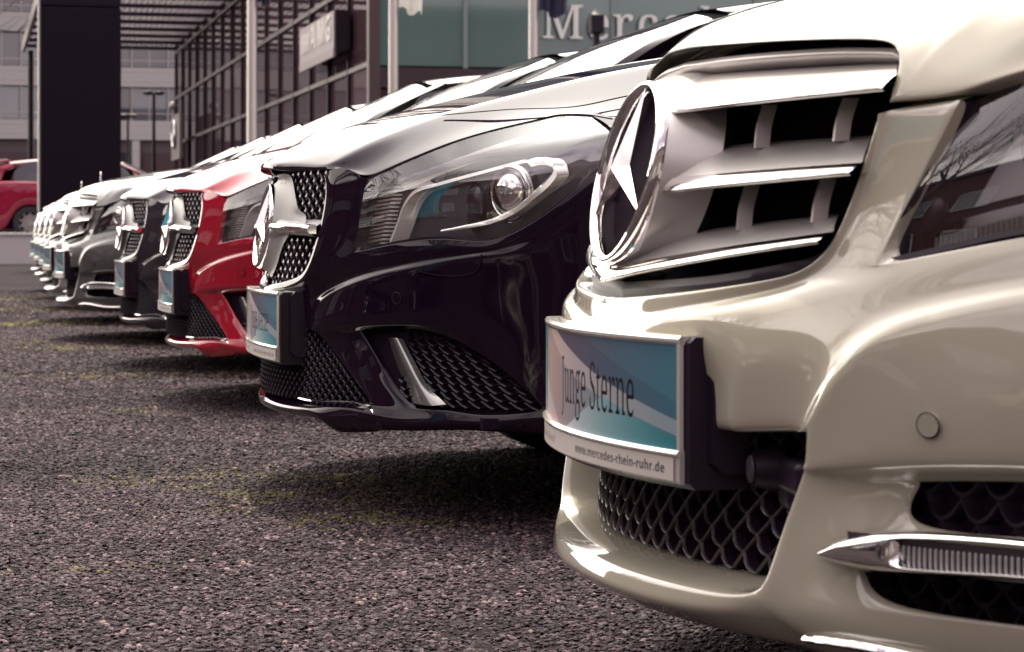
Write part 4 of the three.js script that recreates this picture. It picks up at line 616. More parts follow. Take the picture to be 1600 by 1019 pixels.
// ---------------------------------------------------------------- the low coupe-like saloon with the studded grille
const BX = 0.60, BZ = -4.85;
const coupeFace = [[0.13, 0.05], [0.16, 0.02], [0.20, 0.0], [0.25, 0.004], [0.30, 0.018], [0.40, 0.03], [0.46, 0.028], [0.50, 0.022], [0.60, 0.03], [0.70, 0.05], [0.76, 0.10], [0.85, 0.3]];
const MESHBLACK = M({ color: C3(0.012, 0.006, 0.014), roughness: 0.3, ior: 1.36 }), STUD = M({ color: C3(0.62, 0.6, 0.58), metalness: 0.8, roughness: 0.2 }), SATIN2 = M({ color: C3(0.40, 0.40, 0.385), metalness: 0.15, roughness: 0.42 }), LIPGREY = M({ color: C3(0.34, 0.33, 0.33), metalness: 0.8, roughness: 0.25 });
function makeCoupe(mat, lipMat = CHROME) {
  const root = new THREE.Group();
  const S = survey(BX, BZ, (u, y) => table(coupeFace, y) + 0.6 * u * u + 0.3 * u ** 6), { at, on, V } = S;
  const A2 = (x, y, o = 0) => { const p = at(x, y, 0); return [p[0] + o, p[1], 0]; };
  { // ---- bumper with the surround of the grille
    const c = new Cage(), L = (a) => c.vs(a);
    // grille opening, inner edge, from the lowest point to the upper corner
    const A = L([V(0, 0.456, -0.006), V(0.12, 0.466, -0.004), on(467, 432), on(477, 420), on(485, 400), on(495, 367), on(501, 344), on(507, 312), on(507.5, 285), on(503, 273)]);
    const B = L([V(0, 0.440, -0.008), V(0.12, 0.448, -0.008), on(466, 446, -0.010), on(480, 425, -0.008), on(490, 400, -0.008), on(500, 367, -0.007), on(506, 344, -0.006), on(512, 312, -0.005), on(515, 285, -0.004), on(514, 267, -0.004)]);
    c.grid([A, B]); c.crease(1.5, A); c.crease(1.2, B); c.hem(A, [0.05, 0, 0], 1.4);
    // cheek between grille and lamp
    const Cc = L([V(0, 0.415, 0.012), V(0.13, 0.42, 0.010), on(472, 464, -0.004), on(500, 440, 0.0), on(520, 410, 0.0), on(530, 367, 0.0), on(538, 340, 0.0), on(543, 312, 0.0), on(545, 288, 0.0), on(538, 258, -0.003)]);
    c.grid([B, Cc]); c.crease(0.9, [Cc[0], Cc[1], Cc[2]]);
    const Hd = L([on(552, 395), on(556, 375), on(561, 352), on(565, 325), on(569, 295), on(573, 281)]);
    c.grid([Cc.slice(4), Hd]);
    // shoulder under the lamp, its bright upper face, and the lower edge of the lamp
    const Hb = L([on(600, 384), on(650, 375), on(695, 372), on(735, 377), on(770, 378), on(812, 361), on(865, 327), on(903, 291), on(945, 256)]);
    const Su = L([on(482, 462, 0.002), on(512, 432, 0.0), on(546, 402, 0.0), on(600, 396, -0.004), on(650, 390, -0.006), on(700, 387, -0.007), on(738, 387, -0.005), on(770, 388, -0.003), on(813, 372, -0.003), on(866, 339, -0.003), on(905, 303, -0.003), on(948, 268, -0.003)]);
    c.face(Cc[2], Cc[3], Su[1], Su[0]).face(Cc[3], Cc[4], Su[2], Su[1]).face(Cc[4], Hd[0], Su[2]); c.face(Hd[0], Hb[0], Su[3], Su[2]); c.grid([Hb, Su.slice(3)]);
    const Sl = L([on(487, 470, 0.004), on(512, 452, 0.004), on(552, 432, 0.003), on(600, 420, 0.002), on(655, 409, 0.002), on(705, 401, 0.001), on(745, 396, 0.0), on(778, 391, 0.0), on(816, 376, 0.001), on(869, 343, 0.001), on(908, 308, 0.001), on(951, 273, 0.001)]);
    c.grid([Su, Sl]); c.crease(1.0, Sl); c.crease(0.7, Su.slice(3));
    const Sm = L([on(497, 474, -0.008), on(512, 459, -0.009), on(554, 441, -0.010), on(602, 427, -0.010), on(657, 415, -0.010), on(708, 406, -0.009), on(750, 399, -0.008), on(790, 398, -0.006), on(826, 390, -0.004), on(878, 362, -0.002), on(915, 330, 0), on(956, 300, 0)]);
    c.grid([Sl, Sm]); c.crease(1.4, Sm);
    c.hem([...Hd].reverse().concat(Hb), [0.012, 0, 0], 4); c.fix(Hd[0], Hd[5], A[9], B[9]);
    // flank down to the side vent
    const N1 = L([on(490, 486, -0.012), on(515, 480, -0.014), on(560, 470, -0.014), on(606, 464, -0.014), on(660, 458, -0.014), on(712, 452, -0.012), on(760, 450, -0.010), on(810, 452, -0.007), on(850, 450, -0.004), on(893, 430, 0), on(925, 405, 0), on(962, 380, 0)]);
    const N2 = L([on(485, 505, -0.014), on(512, 508, -0.016), on(560, 506, -0.016), on(608, 505, -0.016), on(656, 503, -0.016), on(704, 510, -0.014), on(752, 528, -0.012), on(800, 552, -0.008), on(840, 578, -0.004), on(893, 560, 0), on(925, 520, 0), on(962, 480, 0)]);
    c.grid([Sm, N1, N2]);
    // vent: upper lip, then the opening
    const Vt = L([on(487, 515, -0.012), on(512, 518, -0.004), on(562, 517, 0.004), on(608, 516, 0.008), on(656, 515, 0.008), on(700, 525, 0.006), on(742, 547, 0.004), on(790, 580, 0.002), on(846, 634, 0.0), on(893, 640, 0), on(925, 640, 0), on(962, 640, 0)]);
    c.grid([N2, Vt]); c.crease(1.3, Vt.slice(1, 9)); c.crease(0.8, N2.slice(1, 8));
    // inner cheek between the lower grille and the vent
    const G1 = L([on(486, 516, -0.010), on(504, 532, 0.002), on(527, 562, 0.006), on(552, 596, 0.006), on(577, 631, 0.004)]);
    const G2 = L([on(512, 519, -0.006), on(548, 538, 0.004), on(573, 568, 0.006), on(598, 600, 0.006), on(622, 637, 0.004)]);
    c.grid([G1, G2]); c.crease(1.2, G1); c.hem(G1, [0.04, 0, -0.004], 1.4);
    const Ve = L([Vt[2]].map((i) => c.p[i]).concat([on(580, 545, 0.01), on(604, 588, 0.012), on(628, 622, 0.012), on(645, 634, 0.008)]));
    c.grid([G2, Ve]); c.crease(1.0, Ve); c.face(Vt[0], Vt[1], G2[0], G1[0]); c.face(Vt[1], Vt[2], Ve[0], G2[0]);
    // sill under the vent and the lower lip of the bumper
    const W1 = L([on(577, 636, 0.004), on(624, 641, 0.002), on(646, 640, 0.0), on(697, 640, -0.004), on(742, 650, -0.004), on(800, 648, -0.004), on(848, 643, -0.004), on(893, 655, 0), on(925, 650, 0), on(962, 645, 0)]);
    c.face(G1[4], G2[4], W1[1], W1[0]).face(G2[4], Ve[4], W1[2], W1[1]); 
    const W2 = L([on(560, 646, -0.012), on(624, 661, -0.010), on(650, 664, -0.012), on(700, 660, -0.014), on(742, 662, -0.014), on(800, 658, -0.014), on(850, 652, -0.012), on(893, 668, 0), on(925, 664, 0), on(962, 655, 0)]);
    const W3 = L([on(545, 675, 0.0), on(620, 676, 0.0), on(650, 676, 0.0), on(700, 674, -0.002), on(742, 676, 0), on(800, 680, 0), on(850, 683, 0), on(893, 690, 0), on(925, 686, 0), on(962, 670, 0)]);
    c.grid([W1, W2, W3]); c.crease(1.0, W2); c.crease(0.8, W3); c.hem(W3, [0.14, 0.02, 0], 1); c.crease(1.2, W1.slice(2, 7));
    c.grid([[Vt[8], Vt[9], Vt[10], Vt[11]], [W1[6], W1[7], W1[8], W1[9]]]);
    c.hem([Ve[0], Ve[1], Ve[2], Ve[3], Ve[4], W1[2], W1[3], W1[4], W1[5], W1[6], Vt[8], Vt[7], Vt[6], Vt[5], Vt[4], Vt[3], Vt[2]], [0.006, 0, 0], 1.2);
    // back edge at the wheel arch
    const rear = [Hb[8], Su[11], Sl[11], Sm[11], N1[11], N2[11], Vt[11], W1[9], W2[9], W3[9]], ra = rear.map((i) => c.v([0.66, c.p[i][1], 0.89])); c.grid([rear, ra]); c.hem(ra, [0, 0, -0.05], 1.5);
    // the panel behind the plate
    const Pl = L([V(0, 0.36, 0.035), V(0.16, 0.36, 0.035), on(486, 517, -0.004)]); c.grid([[Cc[0], Cc[1], Cc[2]], Pl]); c.face(Cc[2], Su[0], Sl[0], Sm[0], N1[0], N2[0], Vt[0], Pl[2]);
    mesh('bumper', c.mirror().build(3), mat, root);
  }
  { // ---- splitter under the lower grille
    const c = new Cage(), L = (a) => c.vs(a);
    const T0 = L([V(0, 0.228, 0.075), V(0.2, 0.228, 0.07), on(495, 628, 0.02), on(560, 630, 0.012), on(585, 640, 0.012)]), T1 = L([V(0, 0.222, 0.05), V(0.2, 0.22, 0.042), on(480, 635, -0.006), on(545, 636, -0.004), on(587, 650, 0.002)]);
    const T2 = L([V(0, 0.213, 0.018), V(0.2, 0.206, 0.014), on(482, 640, -0.012), on(500, 650, -0.012), on(520, 655, -0.012)]), T3 = L([V(0, 0.19, 0.022), V(0.2, 0.185, 0.016), on(492, 654, -0.008), on(508, 663, -0.010), on(514, 676, -0.006)]);
    c.grid([T0, T1, T2, T3]); c.crease(1.3, T1); c.crease(1.2, T2); c.crease(1, T3); c.hem(T3, [0.16, 0.01, 0], 1);
    const R1 = L([on(587, 650, 0.0), on(600, 668, -0.004), on(600, 676, 0)]); c.face(T1[4], R1[0], R1[1], T2[4]).face(T2[4], R1[1], R1[2], T3[4]);
    mesh('splitter', c.mirror().build(3), mat, root);
    for (const s of [1, -1]) mesh('splitter_trim', bar(curve([V(0.0, 0.231, 0.052), V(0.2, 0.2295, 0.042), on(495, 626.5, 0.004), on(558, 629, 0.0), on(577, 637, 0.0), on(587, 649, -0.002)].map((p) => [p[0], p[1], p[2] * s]), 40), [[-0.003, 0.001], [-0.004, -0.0015], [0.006, -0.002], [0.006, 0.002]], 0.7), lipMat, root);
  }
  // ---- meshes: raised studs on a dark net
  const studs = (name, back, rows, step, f, inside, studMat, r) => {
    const net = [], st = [];
    for (let i = 0; i < rows.n; i++) for (let k = -60; k <= 60; k++) { const y = rows.y0 - i * rows.dy, u = (k + (i % 2 ? 0.5 : 0)) * step; if (!inside(u, y)) continue; st.push(new THREE.OctahedronGeometry(r, 0).scale(0.7, 1.5, 0.75).translate(f(u, y), y, u)); 
      net.push(bar([[f(u, y) + 0.004, y, u], [f(u + step / 2, y - rows.dy) + 0.004, y - rows.dy, u + step / 2]], [[0, 0.0015], [-0.003, 0], [0, -0.0015], [0.01, -0.002], [0.01, 0.002]], 0.3), bar([[f(u, y) + 0.004, y, u], [f(u - step / 2, y - rows.dy) + 0.004, y - rows.dy, u - step / 2]], [[0, 0.0015], [-0.003, 0], [0, -0.0015], [0.01, -0.002], [0.01, 0.002]], 0.3)); }
    const m = mesh(name, join(net), MESHBLACK, root); const s = mesh('studs', join(st), studMat, m); s.userData.kind = 'stuff'; return m;
  };
  const fg = (u, y) => 0.036 + 0.06 * (y - 0.60) + 0.5 * u * u;
  const wide = (y) => table([[0.45, 0.12], [0.48, 0.24], [0.50, 0.285], [0.53, 0.312], [0.57, 0.325], [0.62, 0.335], [0.70, 0.34]], y);
  const wing = (y, u) => { const e = Math.min(1, Math.max(0, (Math.abs(u) - 0.09) / 0.24)); return y > 0.566 - 0.006 * e && y < 0.605 + 0.02 * (1 - e); };
  studs('grille_mesh', 0.03, { n: 16, y0: 0.697, dy: 0.0155 }, 0.034, (u, y) => fg(u, y) + 0.014, (u, y) => Math.abs(u) < wide(y) + 0.004 && Math.abs(u) > 0.02 && !wing(y, u), STUD, 0.0052);
  const fl = (u, y) => 0.030 + 0.2 * (y - 0.25) * 0.2 + 0.6 * u * u;
  studs('lower_grille', 0.03, { n: 15, y0: 0.372, dy: 0.0105 }, 0.0235, fl, (u, y) => y > 0.228 && Math.abs(u) < 0.30 + (0.385 - y) * 1.55 && Math.abs(u) < 0.53, MESHBLACK, 0.0046);
  mesh('grille_back', join([sheet([-0.37, -0.18, 0, 0.18, 0.37].map((u) => [[fg(u, 0.72) + 0.034, 0.72, u], [fg(u, 0.58) + 0.034, 0.58, u], [fg(u, 0.44) + 0.034, 0.45, u]]), 4, 4), sheet([-0.56, -0.28, 0, 0.28, 0.56].map((u) => [[fl(u, 0.4) + 0.02, 0.39, u], [fl(u, 0.3) + 0.02, 0.3, u], [fl(u, 0.22) + 0.02, 0.21, u]]), 4, 4)]), VOID, root);
  // ---- star, its satin saddle and the two wings
  addStar(root, 0.030, 0.590, 0.094, 0.17);
  { const Q = survey(BX, BZ, (u, y) => fg(u, y) + 0.004), prs = [[10, 434, 273], [25, 447, 272], [42, 456, 279], [58, 461, 304], [70, 466, 326], [84, 478, 338], [97, 476, 352], [112, 452, 367], [132, 441, 386], [152, 431, 418], [172, 423, 434]];
    for (const s of [1, -1]) mesh('badge_saddle', sheet(prs.map(([a, x, y]) => { const r = a * Math.PI / 180, yy = 0.092 * Math.cos(r), zz = 0.092 * Math.sin(r), p = [0.033 + 0.17 * yy, 0.59 + yy, zz], q = Q.on(x, y); return [[p[0], p[1], s * p[2]], ...[0.3, 0.65, 1].map((f) => { const r = lin(p, q, f); return [r[0] + 0.006 * Math.sin(f * Math.PI), r[1], s * r[2]]; })]; }), 3, 4), SATIN2, root); }
  for (const s of [1, -1]) {
    const top = [[0.055, 0.676], [0.085, 0.665], [0.13, 0.628], [0.17, 0.610], [0.24, 0.607], [0.347, 0.606]], bot = [[0.055, 0.500], [0.075, 0.52], [0.095, 0.552], [0.14, 0.570], [0.22, 0.568], [0.342, 0.563]];
    const rows = top.map(([u, y], i) => { const [v, z] = bot[i], f = i > 1 ? -0.008 : 0.006; const P = (uu, yy, o) => [fg(uu, yy) + o, yy, s * uu], k = (q) => [u + (v - u) * q, y + (z - y) * q]; return [P(u, y, 0.035), P(...k(0.12), 0.016), P(...k(0.5), f), P(...k(0.62), f - 0.006), P(...k(0.85), f), P(v, z, 0.03)]; });
    mesh('grille_wing', sheet(rows.slice(2), 5, 4), SATIN2, root);
    const ln = [[0.125, 0.588], [0.2, 0.587], [0.27, 0.5845], [0.346, 0.582]]; mesh('wing_chrome', bar(curve(ln.map(([u, y]) => [fg(u, y) - 0.017, y, s * u]), 20), [[0.002, 0.010], [-0.004, 0.004], [-0.005, -0.003], [0, -0.009], [0.014, -0.009], [0.014, 0.010]], 0.9, true, (t) => 0.55 + 0.45 * Math.min(1, t * 5)), CHROME, root);
    // vent blade and vent mesh
    const o2 = survey(BX, BZ, S.face), m = (p) => [p[0], p[1], p[2] * s];
    mesh('vent_blade', sheet([[on(607, 528, 0.028), on(618, 528, -0.002), on(629, 530, 0.012)], [on(619, 566, 0.028), on(636, 566, -0.004), on(648, 566, 0.012)], [on(634, 602, 0.028), on(655, 602, -0.006), on(668, 602, 0.012)], [on(645, 630, 0.02), on(672, 634, -0.008), on(697, 632, 0.004)]].map((r) => r.map(m)), 6, 5), mat === BLACK ? LIPGREY : mat, root);
    const list = []; for (let i = 0; i < 10; i++) for (let k = 0; k < 14; k++) { const u = 0.56 + (k + (i % 2 ? 0.5 : 0)) * 0.019, y = 0.372 - i * 0.0145; const lim = table([[0.56, 0.385], [0.60, 0.386], [0.65, 0.375], [0.70, 0.343], [0.75, 0.295], [0.80, 0.24]], u); if (y > lim - 0.002 || y < 0.236 || u > 0.79) continue; const P = (a, b) => [S.face(a, b) + 0.022, b, a * s]; list.push(bar([P(u - 0.0095, y), P(u, y - 0.006), P(u + 0.0095, y)], [[0, 0.0018], [-0.003, 0], [0, -0.0018], [0.008, -0.002], [0.008, 0.002]], 0.4), bar([P(u - 0.0095, y), P(u, y + 0.0085), P(u + 0.0095, y)], [[0, 0.0012], [-0.002, 0], [0, -0.0012], [0.008, -0.002], [0.008, 0.002]], 0.4)); }
    mesh('vent_mesh', join(list), MESHBLACK, root);
    mesh('vent_back', sheet([0.44, 0.52, 0.6, 0.68, 0.76, 0.82].map((u) => [m([S.face(u, 0.40) + 0.032, 0.40, u]), m([S.face(u, 0.31) + 0.032, 0.31, u]), m([S.face(u, 0.23) + 0.032, 0.225, u])]), 5, 5), VOID, root);
    mesh('shut_line', tube([[752, 397], [751, 410], [743, 425], [724, 431], [690, 431], [655, 425]].map(([x, y]) => m(on(x, y, -0.0098))), 0.0013, 40, 6), VOID, root);
    // parking sensor
    const p = on(620, 466, -0.0145), q = on(630, 466, -0.0145), r = on(620, 450, -0.0145); const e = new THREE.Vector3(...q).sub(new THREE.Vector3(...p)), f = new THREE.Vector3(...r).sub(new THREE.Vector3(...p)), n = e.cross(f).normalize(); if (n.x > 0) n.negate(); n.z *= s;
    const se = mesh('parking_sensor', new THREE.CylinderGeometry(0.0105, 0.011, 0.004, 28), mat, root); se.quaternion.setFromUnitVectors(new THREE.Vector3(0, 1, 0), n); se.position.set(p[0], p[1], p[2] * s); mesh('sensor_ring', new THREE.TorusGeometry(0.0115, 0.001, 6, 32).rotateX(Math.PI / 2).translate(0, 0.001, 0), RUBBER, se);
  }
  // ---- headlights
  for (const s of [1, -1]) {
    const m = (p) => [p[0], p[1], p[2] * s];
    const top = [[572, 282], [596, 271], [643, 250], [709, 224], [765, 207], [840, 189], [876, 181], [919, 181], [958, 187]], bot = [[553, 394], [600, 383], [650, 374], [695, 371], [735, 376], [772, 377], [814, 360], [866, 326], [946, 257]];
    const lens = (o, q = [0, 0.33, 0.67, 1]) => top.map((t, i) => q.map((k) => m(on(t[0] + (bot[i][0] - t[0]) * k, t[1] + (bot[i][1] - t[1]) * k, o - 0.012 * Math.sin(Math.PI * k) * (i < 8 ? 1 : 0)))));
    const h = mesh('headlight', sheet(lens(0.004), 5, 5), LENS, root);
    mesh('lamp_housing', sheet(lens(0.075).map((r, i, a) => r), 5, 5), M({ color: C3(0.11, 0.10, 0.115), roughness: 0.3, metalness: 0.5 }), h);
    mesh('lamp_seal', join([bar(curve([...top.map((t) => m(on(t[0], t[1], 0.006)))], 50), [[-0.004, 0.003], [-0.004, -0.002], [0.03, -0.006], [0.03, 0.004]], 0.8), bar(curve([m(on(572, 282, 0.006)), ...bot.map((t) => m(on(t[0], t[1], 0.006)))], 60), [[-0.004, 0.002], [-0.004, -0.002], [0.03, -0.004], [0.03, 0.006]], 0.8)]), PLASTIC, h);
    // ribbed reflector at the inner end
    const rib = []; for (let i = 0; i < 15; i++) { const k = i / 14, a = on(577 - 14 * k, 299 + 88 * k, 0.045), b = on(620 - 22 * k, 292 + 88 * k, 0.048); rib.push(bar([m(a), m(lin(a, b, 0.5)), m(b)], [[0, 0.0022], [-0.008, 0.0008], [0, -0.002], [0.02, -0.002], [0.02, 0.002]], 0.3)); }
    mesh('reflector_ribs', join(rib), RIB, h);
    const tr = []; for (let i = 0; i < 90; i++) { const k = i / 89, p = on(632 + 300 * k, 290 - 82 * k - 18 * Math.sin(k * 2.6), 0.04); tr.push(box(0.004, 0.020, 0.0016, p[0], p[1], p[2] * s)); }
    mesh('turn_signal_ribs', join(tr), RIB, h);
    const ru = curve([[625, 286, 0.03], [668, 270, 0.03], [730, 250, 0.03], [800, 232, 0.032], [870, 218, 0.035], [940, 206, 0.04]].map(([x, y, o]) => m(on(x, y, o))), 40); mesh('upper_bezel', bar(ru, [[-0.004, 0.006], [-0.006, 0], [-0.002, -0.005], [0.04, -0.005], [0.04, 0.012]], 0.8), M({ color: C3(0.36, 0.36, 0.38), roughness: 0.25, metalness: 0.7 }), h);
    const fr = curve([[612, 378], [622, 352], [634, 320], [650, 300], [690, 287], [760, 268], [820, 252]].map(([x, y]) => m(on(x, y, 0.034))), 50); mesh('reflector_frame', bar(fr, [[-0.003, 0.003, -0.004 * s], [-0.003, -0.003, 0.004 * s], [0.03, -0.003, 0.006 * s], [0.03, 0.003, 0.002 * s]], 0.8), RIB, h);
    // the hooked light guide
    const hook = [[690, 361], [725, 355], [765, 347], [805, 330], [838, 304], [862, 282], [872, 266], [862, 254], [845, 252], [832, 255]].map(([x, y], i) => m(on(x, y, 0.012))), hp = curve(hook, 60);
    mesh('light_guide', bar(hp, [[-0.004, 0.0075, -0.006 * s], [-0.009, 0, 0], [-0.004, -0.0075, 0.006 * s], [0.02, -0.0065, 0.005 * s], [0.02, 0.0065, -0.005 * s]], 0.7, true, (t) => 0.25 + 0.75 * Math.min(1, t * 1.9)), M({ color: C3(0.72, 0.70, 0.66), roughness: 0.12, metalness: 0.55, clearcoat: 1 }), h);
    const pj = on(797, 302, 0.045), pr = mesh('projector', join([new THREE.SphereGeometry(0.04, 28, 20).scale(0.6, 1, 1), new THREE.TorusGeometry(0.05, 0.006, 10, 40).rotateY(Math.PI / 2), cyl(0.052, 0.058, 0.05, 0, 0, 0, 36).rotateZ(-Math.PI / 2).translate(0.03, 0, 0)]), CHROME, h); pr.position.set(...m(pj)); pr.rotation.y = 0.55 * s;
    const pk = on(742, 325, 0.07); mesh('lamp_chamber', new THREE.SphereGeometry(0.05, 24, 16).scale(0.3, 1, 1.2).translate(...m(pk)), MESHBLACK, h);
  }
  { // ---- bonnet and wings: a flat top that breaks at a shoulder line
    const c = new Cage(), mid = [[0.035, 0.742], [0.075, 0.762], [0.12, 0.780], [0.16, 0.795], [0.22, 0.816], [0.32, 0.843], [0.44, 0.872], [0.56, 0.902], [0.80, 0.955], [1.28, 1.035]];
    const Sh = [on(515, 257, -0.006), at(540, 244, 0.365), at(575, 226, 0.39), at(600, 214, 0.405), at(640, 198, 0.42), at(686, 180.6, 0.435), at(760, 160, 0.447), at(839, 140, 0.46), at(1002, 99, 0.50), [1.28, 0.995, 0.56]];
    const Ed = [on(540, 262, -0.003), on(572, 280), on(608, 263), on(643, 249), on(709, 222.5), on(765, 205.5), on(840, 187), on(921, 179), on(978, 188), [1.28, 0.915, 0.80]];
    const F0 = c.vs([A2(408, 262, 0), V(0.1, 0.708, -0.03), V(0.2, 0.704, -0.012), on(494, 269), on(513, 265.5, -0.004)]), F1 = c.vs([A2(407, 255, 0.0), V(0.1, 0.728, -0.036), V(0.2, 0.724, -0.018), on(493, 260.5, -0.008), Sh[0]]);
    const rows = [F0, F1]; for (let k = 1; k < 10; k++) { const m = [mid[k][0], mid[k][1], 0]; rows.push(c.vs([0, 0.28, 0.55, 0.8, 1].map((f) => { const p = lin(m, Sh[k], f); p[1] += 0.003 * Math.sin(f * Math.PI); return p; }))); }
    c.grid(rows); c.crease(1.4, F0); c.crease(0.9, F1); c.crease(1.3, rows.slice(1).map((r) => r[4]));
    c.hem(F0, [0.05, 0.006, 0], 1.4);
    const e = c.vs(Ed), sh = rows.slice(1).map((r) => r[4]), md = sh.map((i, k) => { const p = lin(Sh[k], Ed[k], 0.5); return c.v([p[0] + 0.004, p[1] - 0.007, p[2] - 0.006]); });
    c.grid([sh, md, e]); c.face(F0[4], sh[0], md[0], e[0]); c.hem([F0[4], ...e], [0.014, 0, 0], 1.4); c.hem(rows[10], [0.06, -0.03, 0], 1);
    const edge = [7, 8, 9].map((k) => e[k]), w1 = edge.map((i) => c.v([c.p[i][0] + 0.03, c.p[i][1] - 0.03, Math.min(0.87, c.p[i][2] + 0.10)])), w2 = w1.map((i) => c.v([c.p[i][0] + 0.02, c.p[i][1] - 0.12, 0.895]));
    c.grid([edge, w1, w2]);
    mesh('bonnet', c.mirror().build(3, [-0.3, 1, 0]), mat, root);
    for (const s of [1, -1]) { // shut line between bonnet and wing
      const f = [0.06, 0.5, 0.75, 0.6, 0.55], ln = [5, 6, 7, 8, 9].map((k, i) => { const p = lin(Sh[k], Ed[k], f[i]); return [p[0] - 0.002, p[1] + 0.003, (p[2] + 0.002) * s]; });
      mesh('shut_line', bar(curve(ln, 40), [[-0.0004, 0.0007], [-0.0006, -0.0007], [0.004, -0.001]], 0.5), VOID, root);
    }
  }
  addPlate(root, 0.009, 0.378, 0.25);
  carShell(root, mat, {
    stations: [0.66, 0.75, 0.85, 0.92, 1.02, 1.12, 1.22, 1.3, 1.4, 1.7, 2.1, 2.5, 2.9, 3.2, 3.3, 3.4, 3.5, 3.6, 3.7, 3.8, 3.9, 4.05, 4.3, 4.6], axles: [0.92, 3.62], trim: SHADEBLACK,  // gloss black pillars and roof: shade on the pillars put into the colour
    half: [[0.6, 0.885], [0.9, 0.892], [2, 0.885], [3.6, 0.885], [4.2, 0.84], [4.6, 0.77]], belt: [[0.6, 0.74], [0.9, 0.84], [1.4, 0.93], [2.4, 0.97], [3.6, 1.0], [4.6, 0.98]], deck: 3.95,
    cabin: { roof: [[1.85, 1.35, 0.55], [2.25, 1.41, 0.58], [2.8, 1.42, 0.58], [3.3, 1.36, 0.55]], front: [1.20, 1.035, 0.70], rear: [4.05, 1.03, 0.64], line: [[1.20, 1.03], [1.85, 1.35], [2.8, 1.42], [3.3, 1.37], [4.0, 1.05]], side: [[1.4, 0.95], [2.0, 0.965], [2.6, 0.98], [3.2, 0.99], [3.8, 1.0]] },
  });
  return root;
}

// ---------------------------------------------------------------- the cars in their row
const SADDLESHADE = M({ color: C3(0.05, 0.045, 0.052), roughness: 0.3, metalness: 0.4 });  // badge saddle and wings darkened in colour, standing in for their shade
const ROW = 'cars parked in a row';
function park(car, label, x, z) { car.name = numbered('parked_car'); car.position.set(x, 0, z); scene.add(car); return tag(car, label, 'car', ROW); }
function repaint(src, from, to, from2, to2) { const c = src.clone(); c.traverse((o) => { if (o.isMesh && o.material === from) o.material = to; else if (from2 && o.isMesh && o.material === from2) o.material = to2; }); return c; }
const saloon = makeSaloon(CREAM), coupe = makeCoupe(BLACK);
const silverOne = repaint(saloon, CREAM, GREY);
{ const st = mesh('hood_star', join([new THREE.TorusGeometry(0.034, 0.0035, 8, 32).rotateY(Math.PI / 2), ...[0, 1, 2].map((i) => box(0.005, 0.034, 0.006, 0, 0.017, 0).rotateX(i * 2 * Math.PI / 3)), cyl(0.004, 0.006, 0.03, 0, -0.045, 0, 8)]).scale(0.62, 0.62, 0.62).translate(0.24, 0.87, 0), CHROME, silverOne); }
park(saloon, 'cream white saloon with chrome louvred grille, nearest of the row', WX, WZ);
park(coupe, 'glossy black car with studded grille, next to the cream white saloon', BX, BZ);
park(repaint(coupe, BLACK, RED, SATIN2, SADDLESHADE), 'bright red car with studded grille between two black cars', 0.625, -7.6);
park(repaint(coupe, BLACK, ANTHRACITE, SATIN2, SADDLESHADE), 'dark anthracite car with studded grille behind the red one', 0.60, -9.6);
park(silverOne, 'grey saloon with louvred grille and upright bonnet star', 0.44, -12.0);
park(repaint(silverOne, GREY, SILVER), 'silver saloon just behind the grey one with the bonnet star', 0.455, -14.4);
park(repaint(saloon, CREAM, ANTHRACITE), 'dark saloon third from the far end of the row', 0.50, -16.8);
park(repaint(saloon, CREAM, SILVER), 'silver saloon second from the far end of the row', 0.53, -19.2);
park(repaint(saloon, CREAM, GREY), 'grey saloon at the far end of the row', 0.56, -21.6);
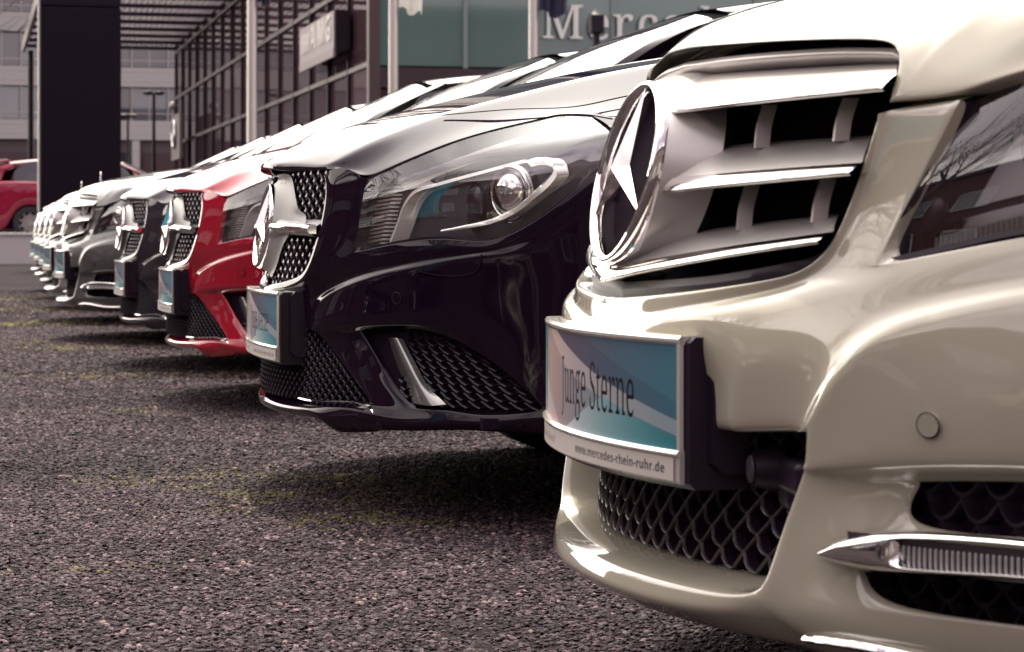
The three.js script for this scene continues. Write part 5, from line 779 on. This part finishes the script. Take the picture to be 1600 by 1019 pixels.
{
  const h = new THREE.Group(); h.name = 'hatchback'; h.userData = { label: 'red hatchback parked on the terrace behind the low wall', category: 'car' }; scene.add(h);
  const HR = paint(0.24, 0.003, 0.03);
  carShell(h, HR, {
    stations: [0.3, 0.45, 0.56, 0.66, 0.76, 0.86, 0.96, 1.06, 1.18, 1.5, 2.0, 2.5, 3.0, 3.15, 3.25, 3.35, 3.45, 3.55, 3.65, 3.75, 3.9, 4.05, 4.2], axles: [0.82, 3.45],
    half: [[0.2, 0.78], [0.6, 0.87], [2, 0.885], [3.6, 0.87], [4.2, 0.80]], belt: [[0.3, 0.78], [0.8, 0.92], [1.3, 1.0], [2.4, 1.04], [3.6, 1.08], [4.2, 1.07]], deck: 4.0,
    cabin: { roof: [[1.75, 1.46, 0.58], [2.2, 1.54, 0.61], [3.0, 1.55, 0.61], [3.6, 1.5, 0.59], [3.95, 1.46, 0.57]], front: [1.05, 1.03, 0.72], rear: [4.15, 1.08, 0.66], line: [[1.05, 1.03], [1.75, 1.46], [2.5, 1.55], [3.6, 1.5], [4.1, 1.3]], side: [[1.25, 1.02], [2.0, 1.04], [2.8, 1.06], [3.4, 1.085], [3.75, 1.1]] },
  });
  const c = new Cage(), r = [[0.3, 0.79], [0.6, 0.9], [1.15, 1.03]].map(([x, y]) => c.vs([[x, y - 0.02, 0.76], [x, y + 0.03, 0.5], [x, y + 0.05, 0]])); c.grid(r); const n = c.vs([[0.05, 0.62, 0.6], [0.02, 0.65, 0.4], [0, 0.66, 0]]), n2 = c.vs([[0.12, 0.25, 0.7], [0.02, 0.25, 0.4], [0, 0.25, 0]]); c.grid([r[0], n, n2]); mesh('bonnet', c.mirror().build(2, [-0.5, 1, 0]), HR, h);
  mesh('spoiler', rbox(0.30, 0.045, 1.12, 4.02, 1.475, 0, 0.018), HR, h); mesh('door_handle', rbox(0.18, 0.03, 0.04, 3.0, 0.93, -0.885, 0.012), CHROME, h); mesh('door_handle', rbox(0.18, 0.03, 0.04, 3.0, 0.93, 0.885, 0.012), CHROME, h);
  for (const s of [-1, 1]) mesh('tail_lamp', rbox(0.14, 0.26, 0.16, 4.2, 0.93, s * 0.73, 0.03), M({ color: C3(0.4, 0.01, 0.015), roughness: 0.15, clearcoat: 1 }), h);
  h.position.set(4.62, 0.40, -42.2); h.rotation.y = Math.PI - 0.15;
}
[[SILVER, 'silver saloon added across the yard to be mirrored in the black paint', -7.6, -3.3], [ANTHRACITE, 'dark saloon added across the yard for reflections, beside the silver one', -7.9, -6.2], [CREAM, 'cream saloon added across the yard for reflections, facing the row', -7.4, 1.9]].forEach(([m, label, x, z]) => { const c = repaint(saloon, CREAM, m); park(c, label, x, z); c.rotation.y = Math.PI; c.userData.group = 'cars added across the yard for reflections'; });  // unseen cars added to give the black bumper something to reflect

renderer.render(scene, camera);
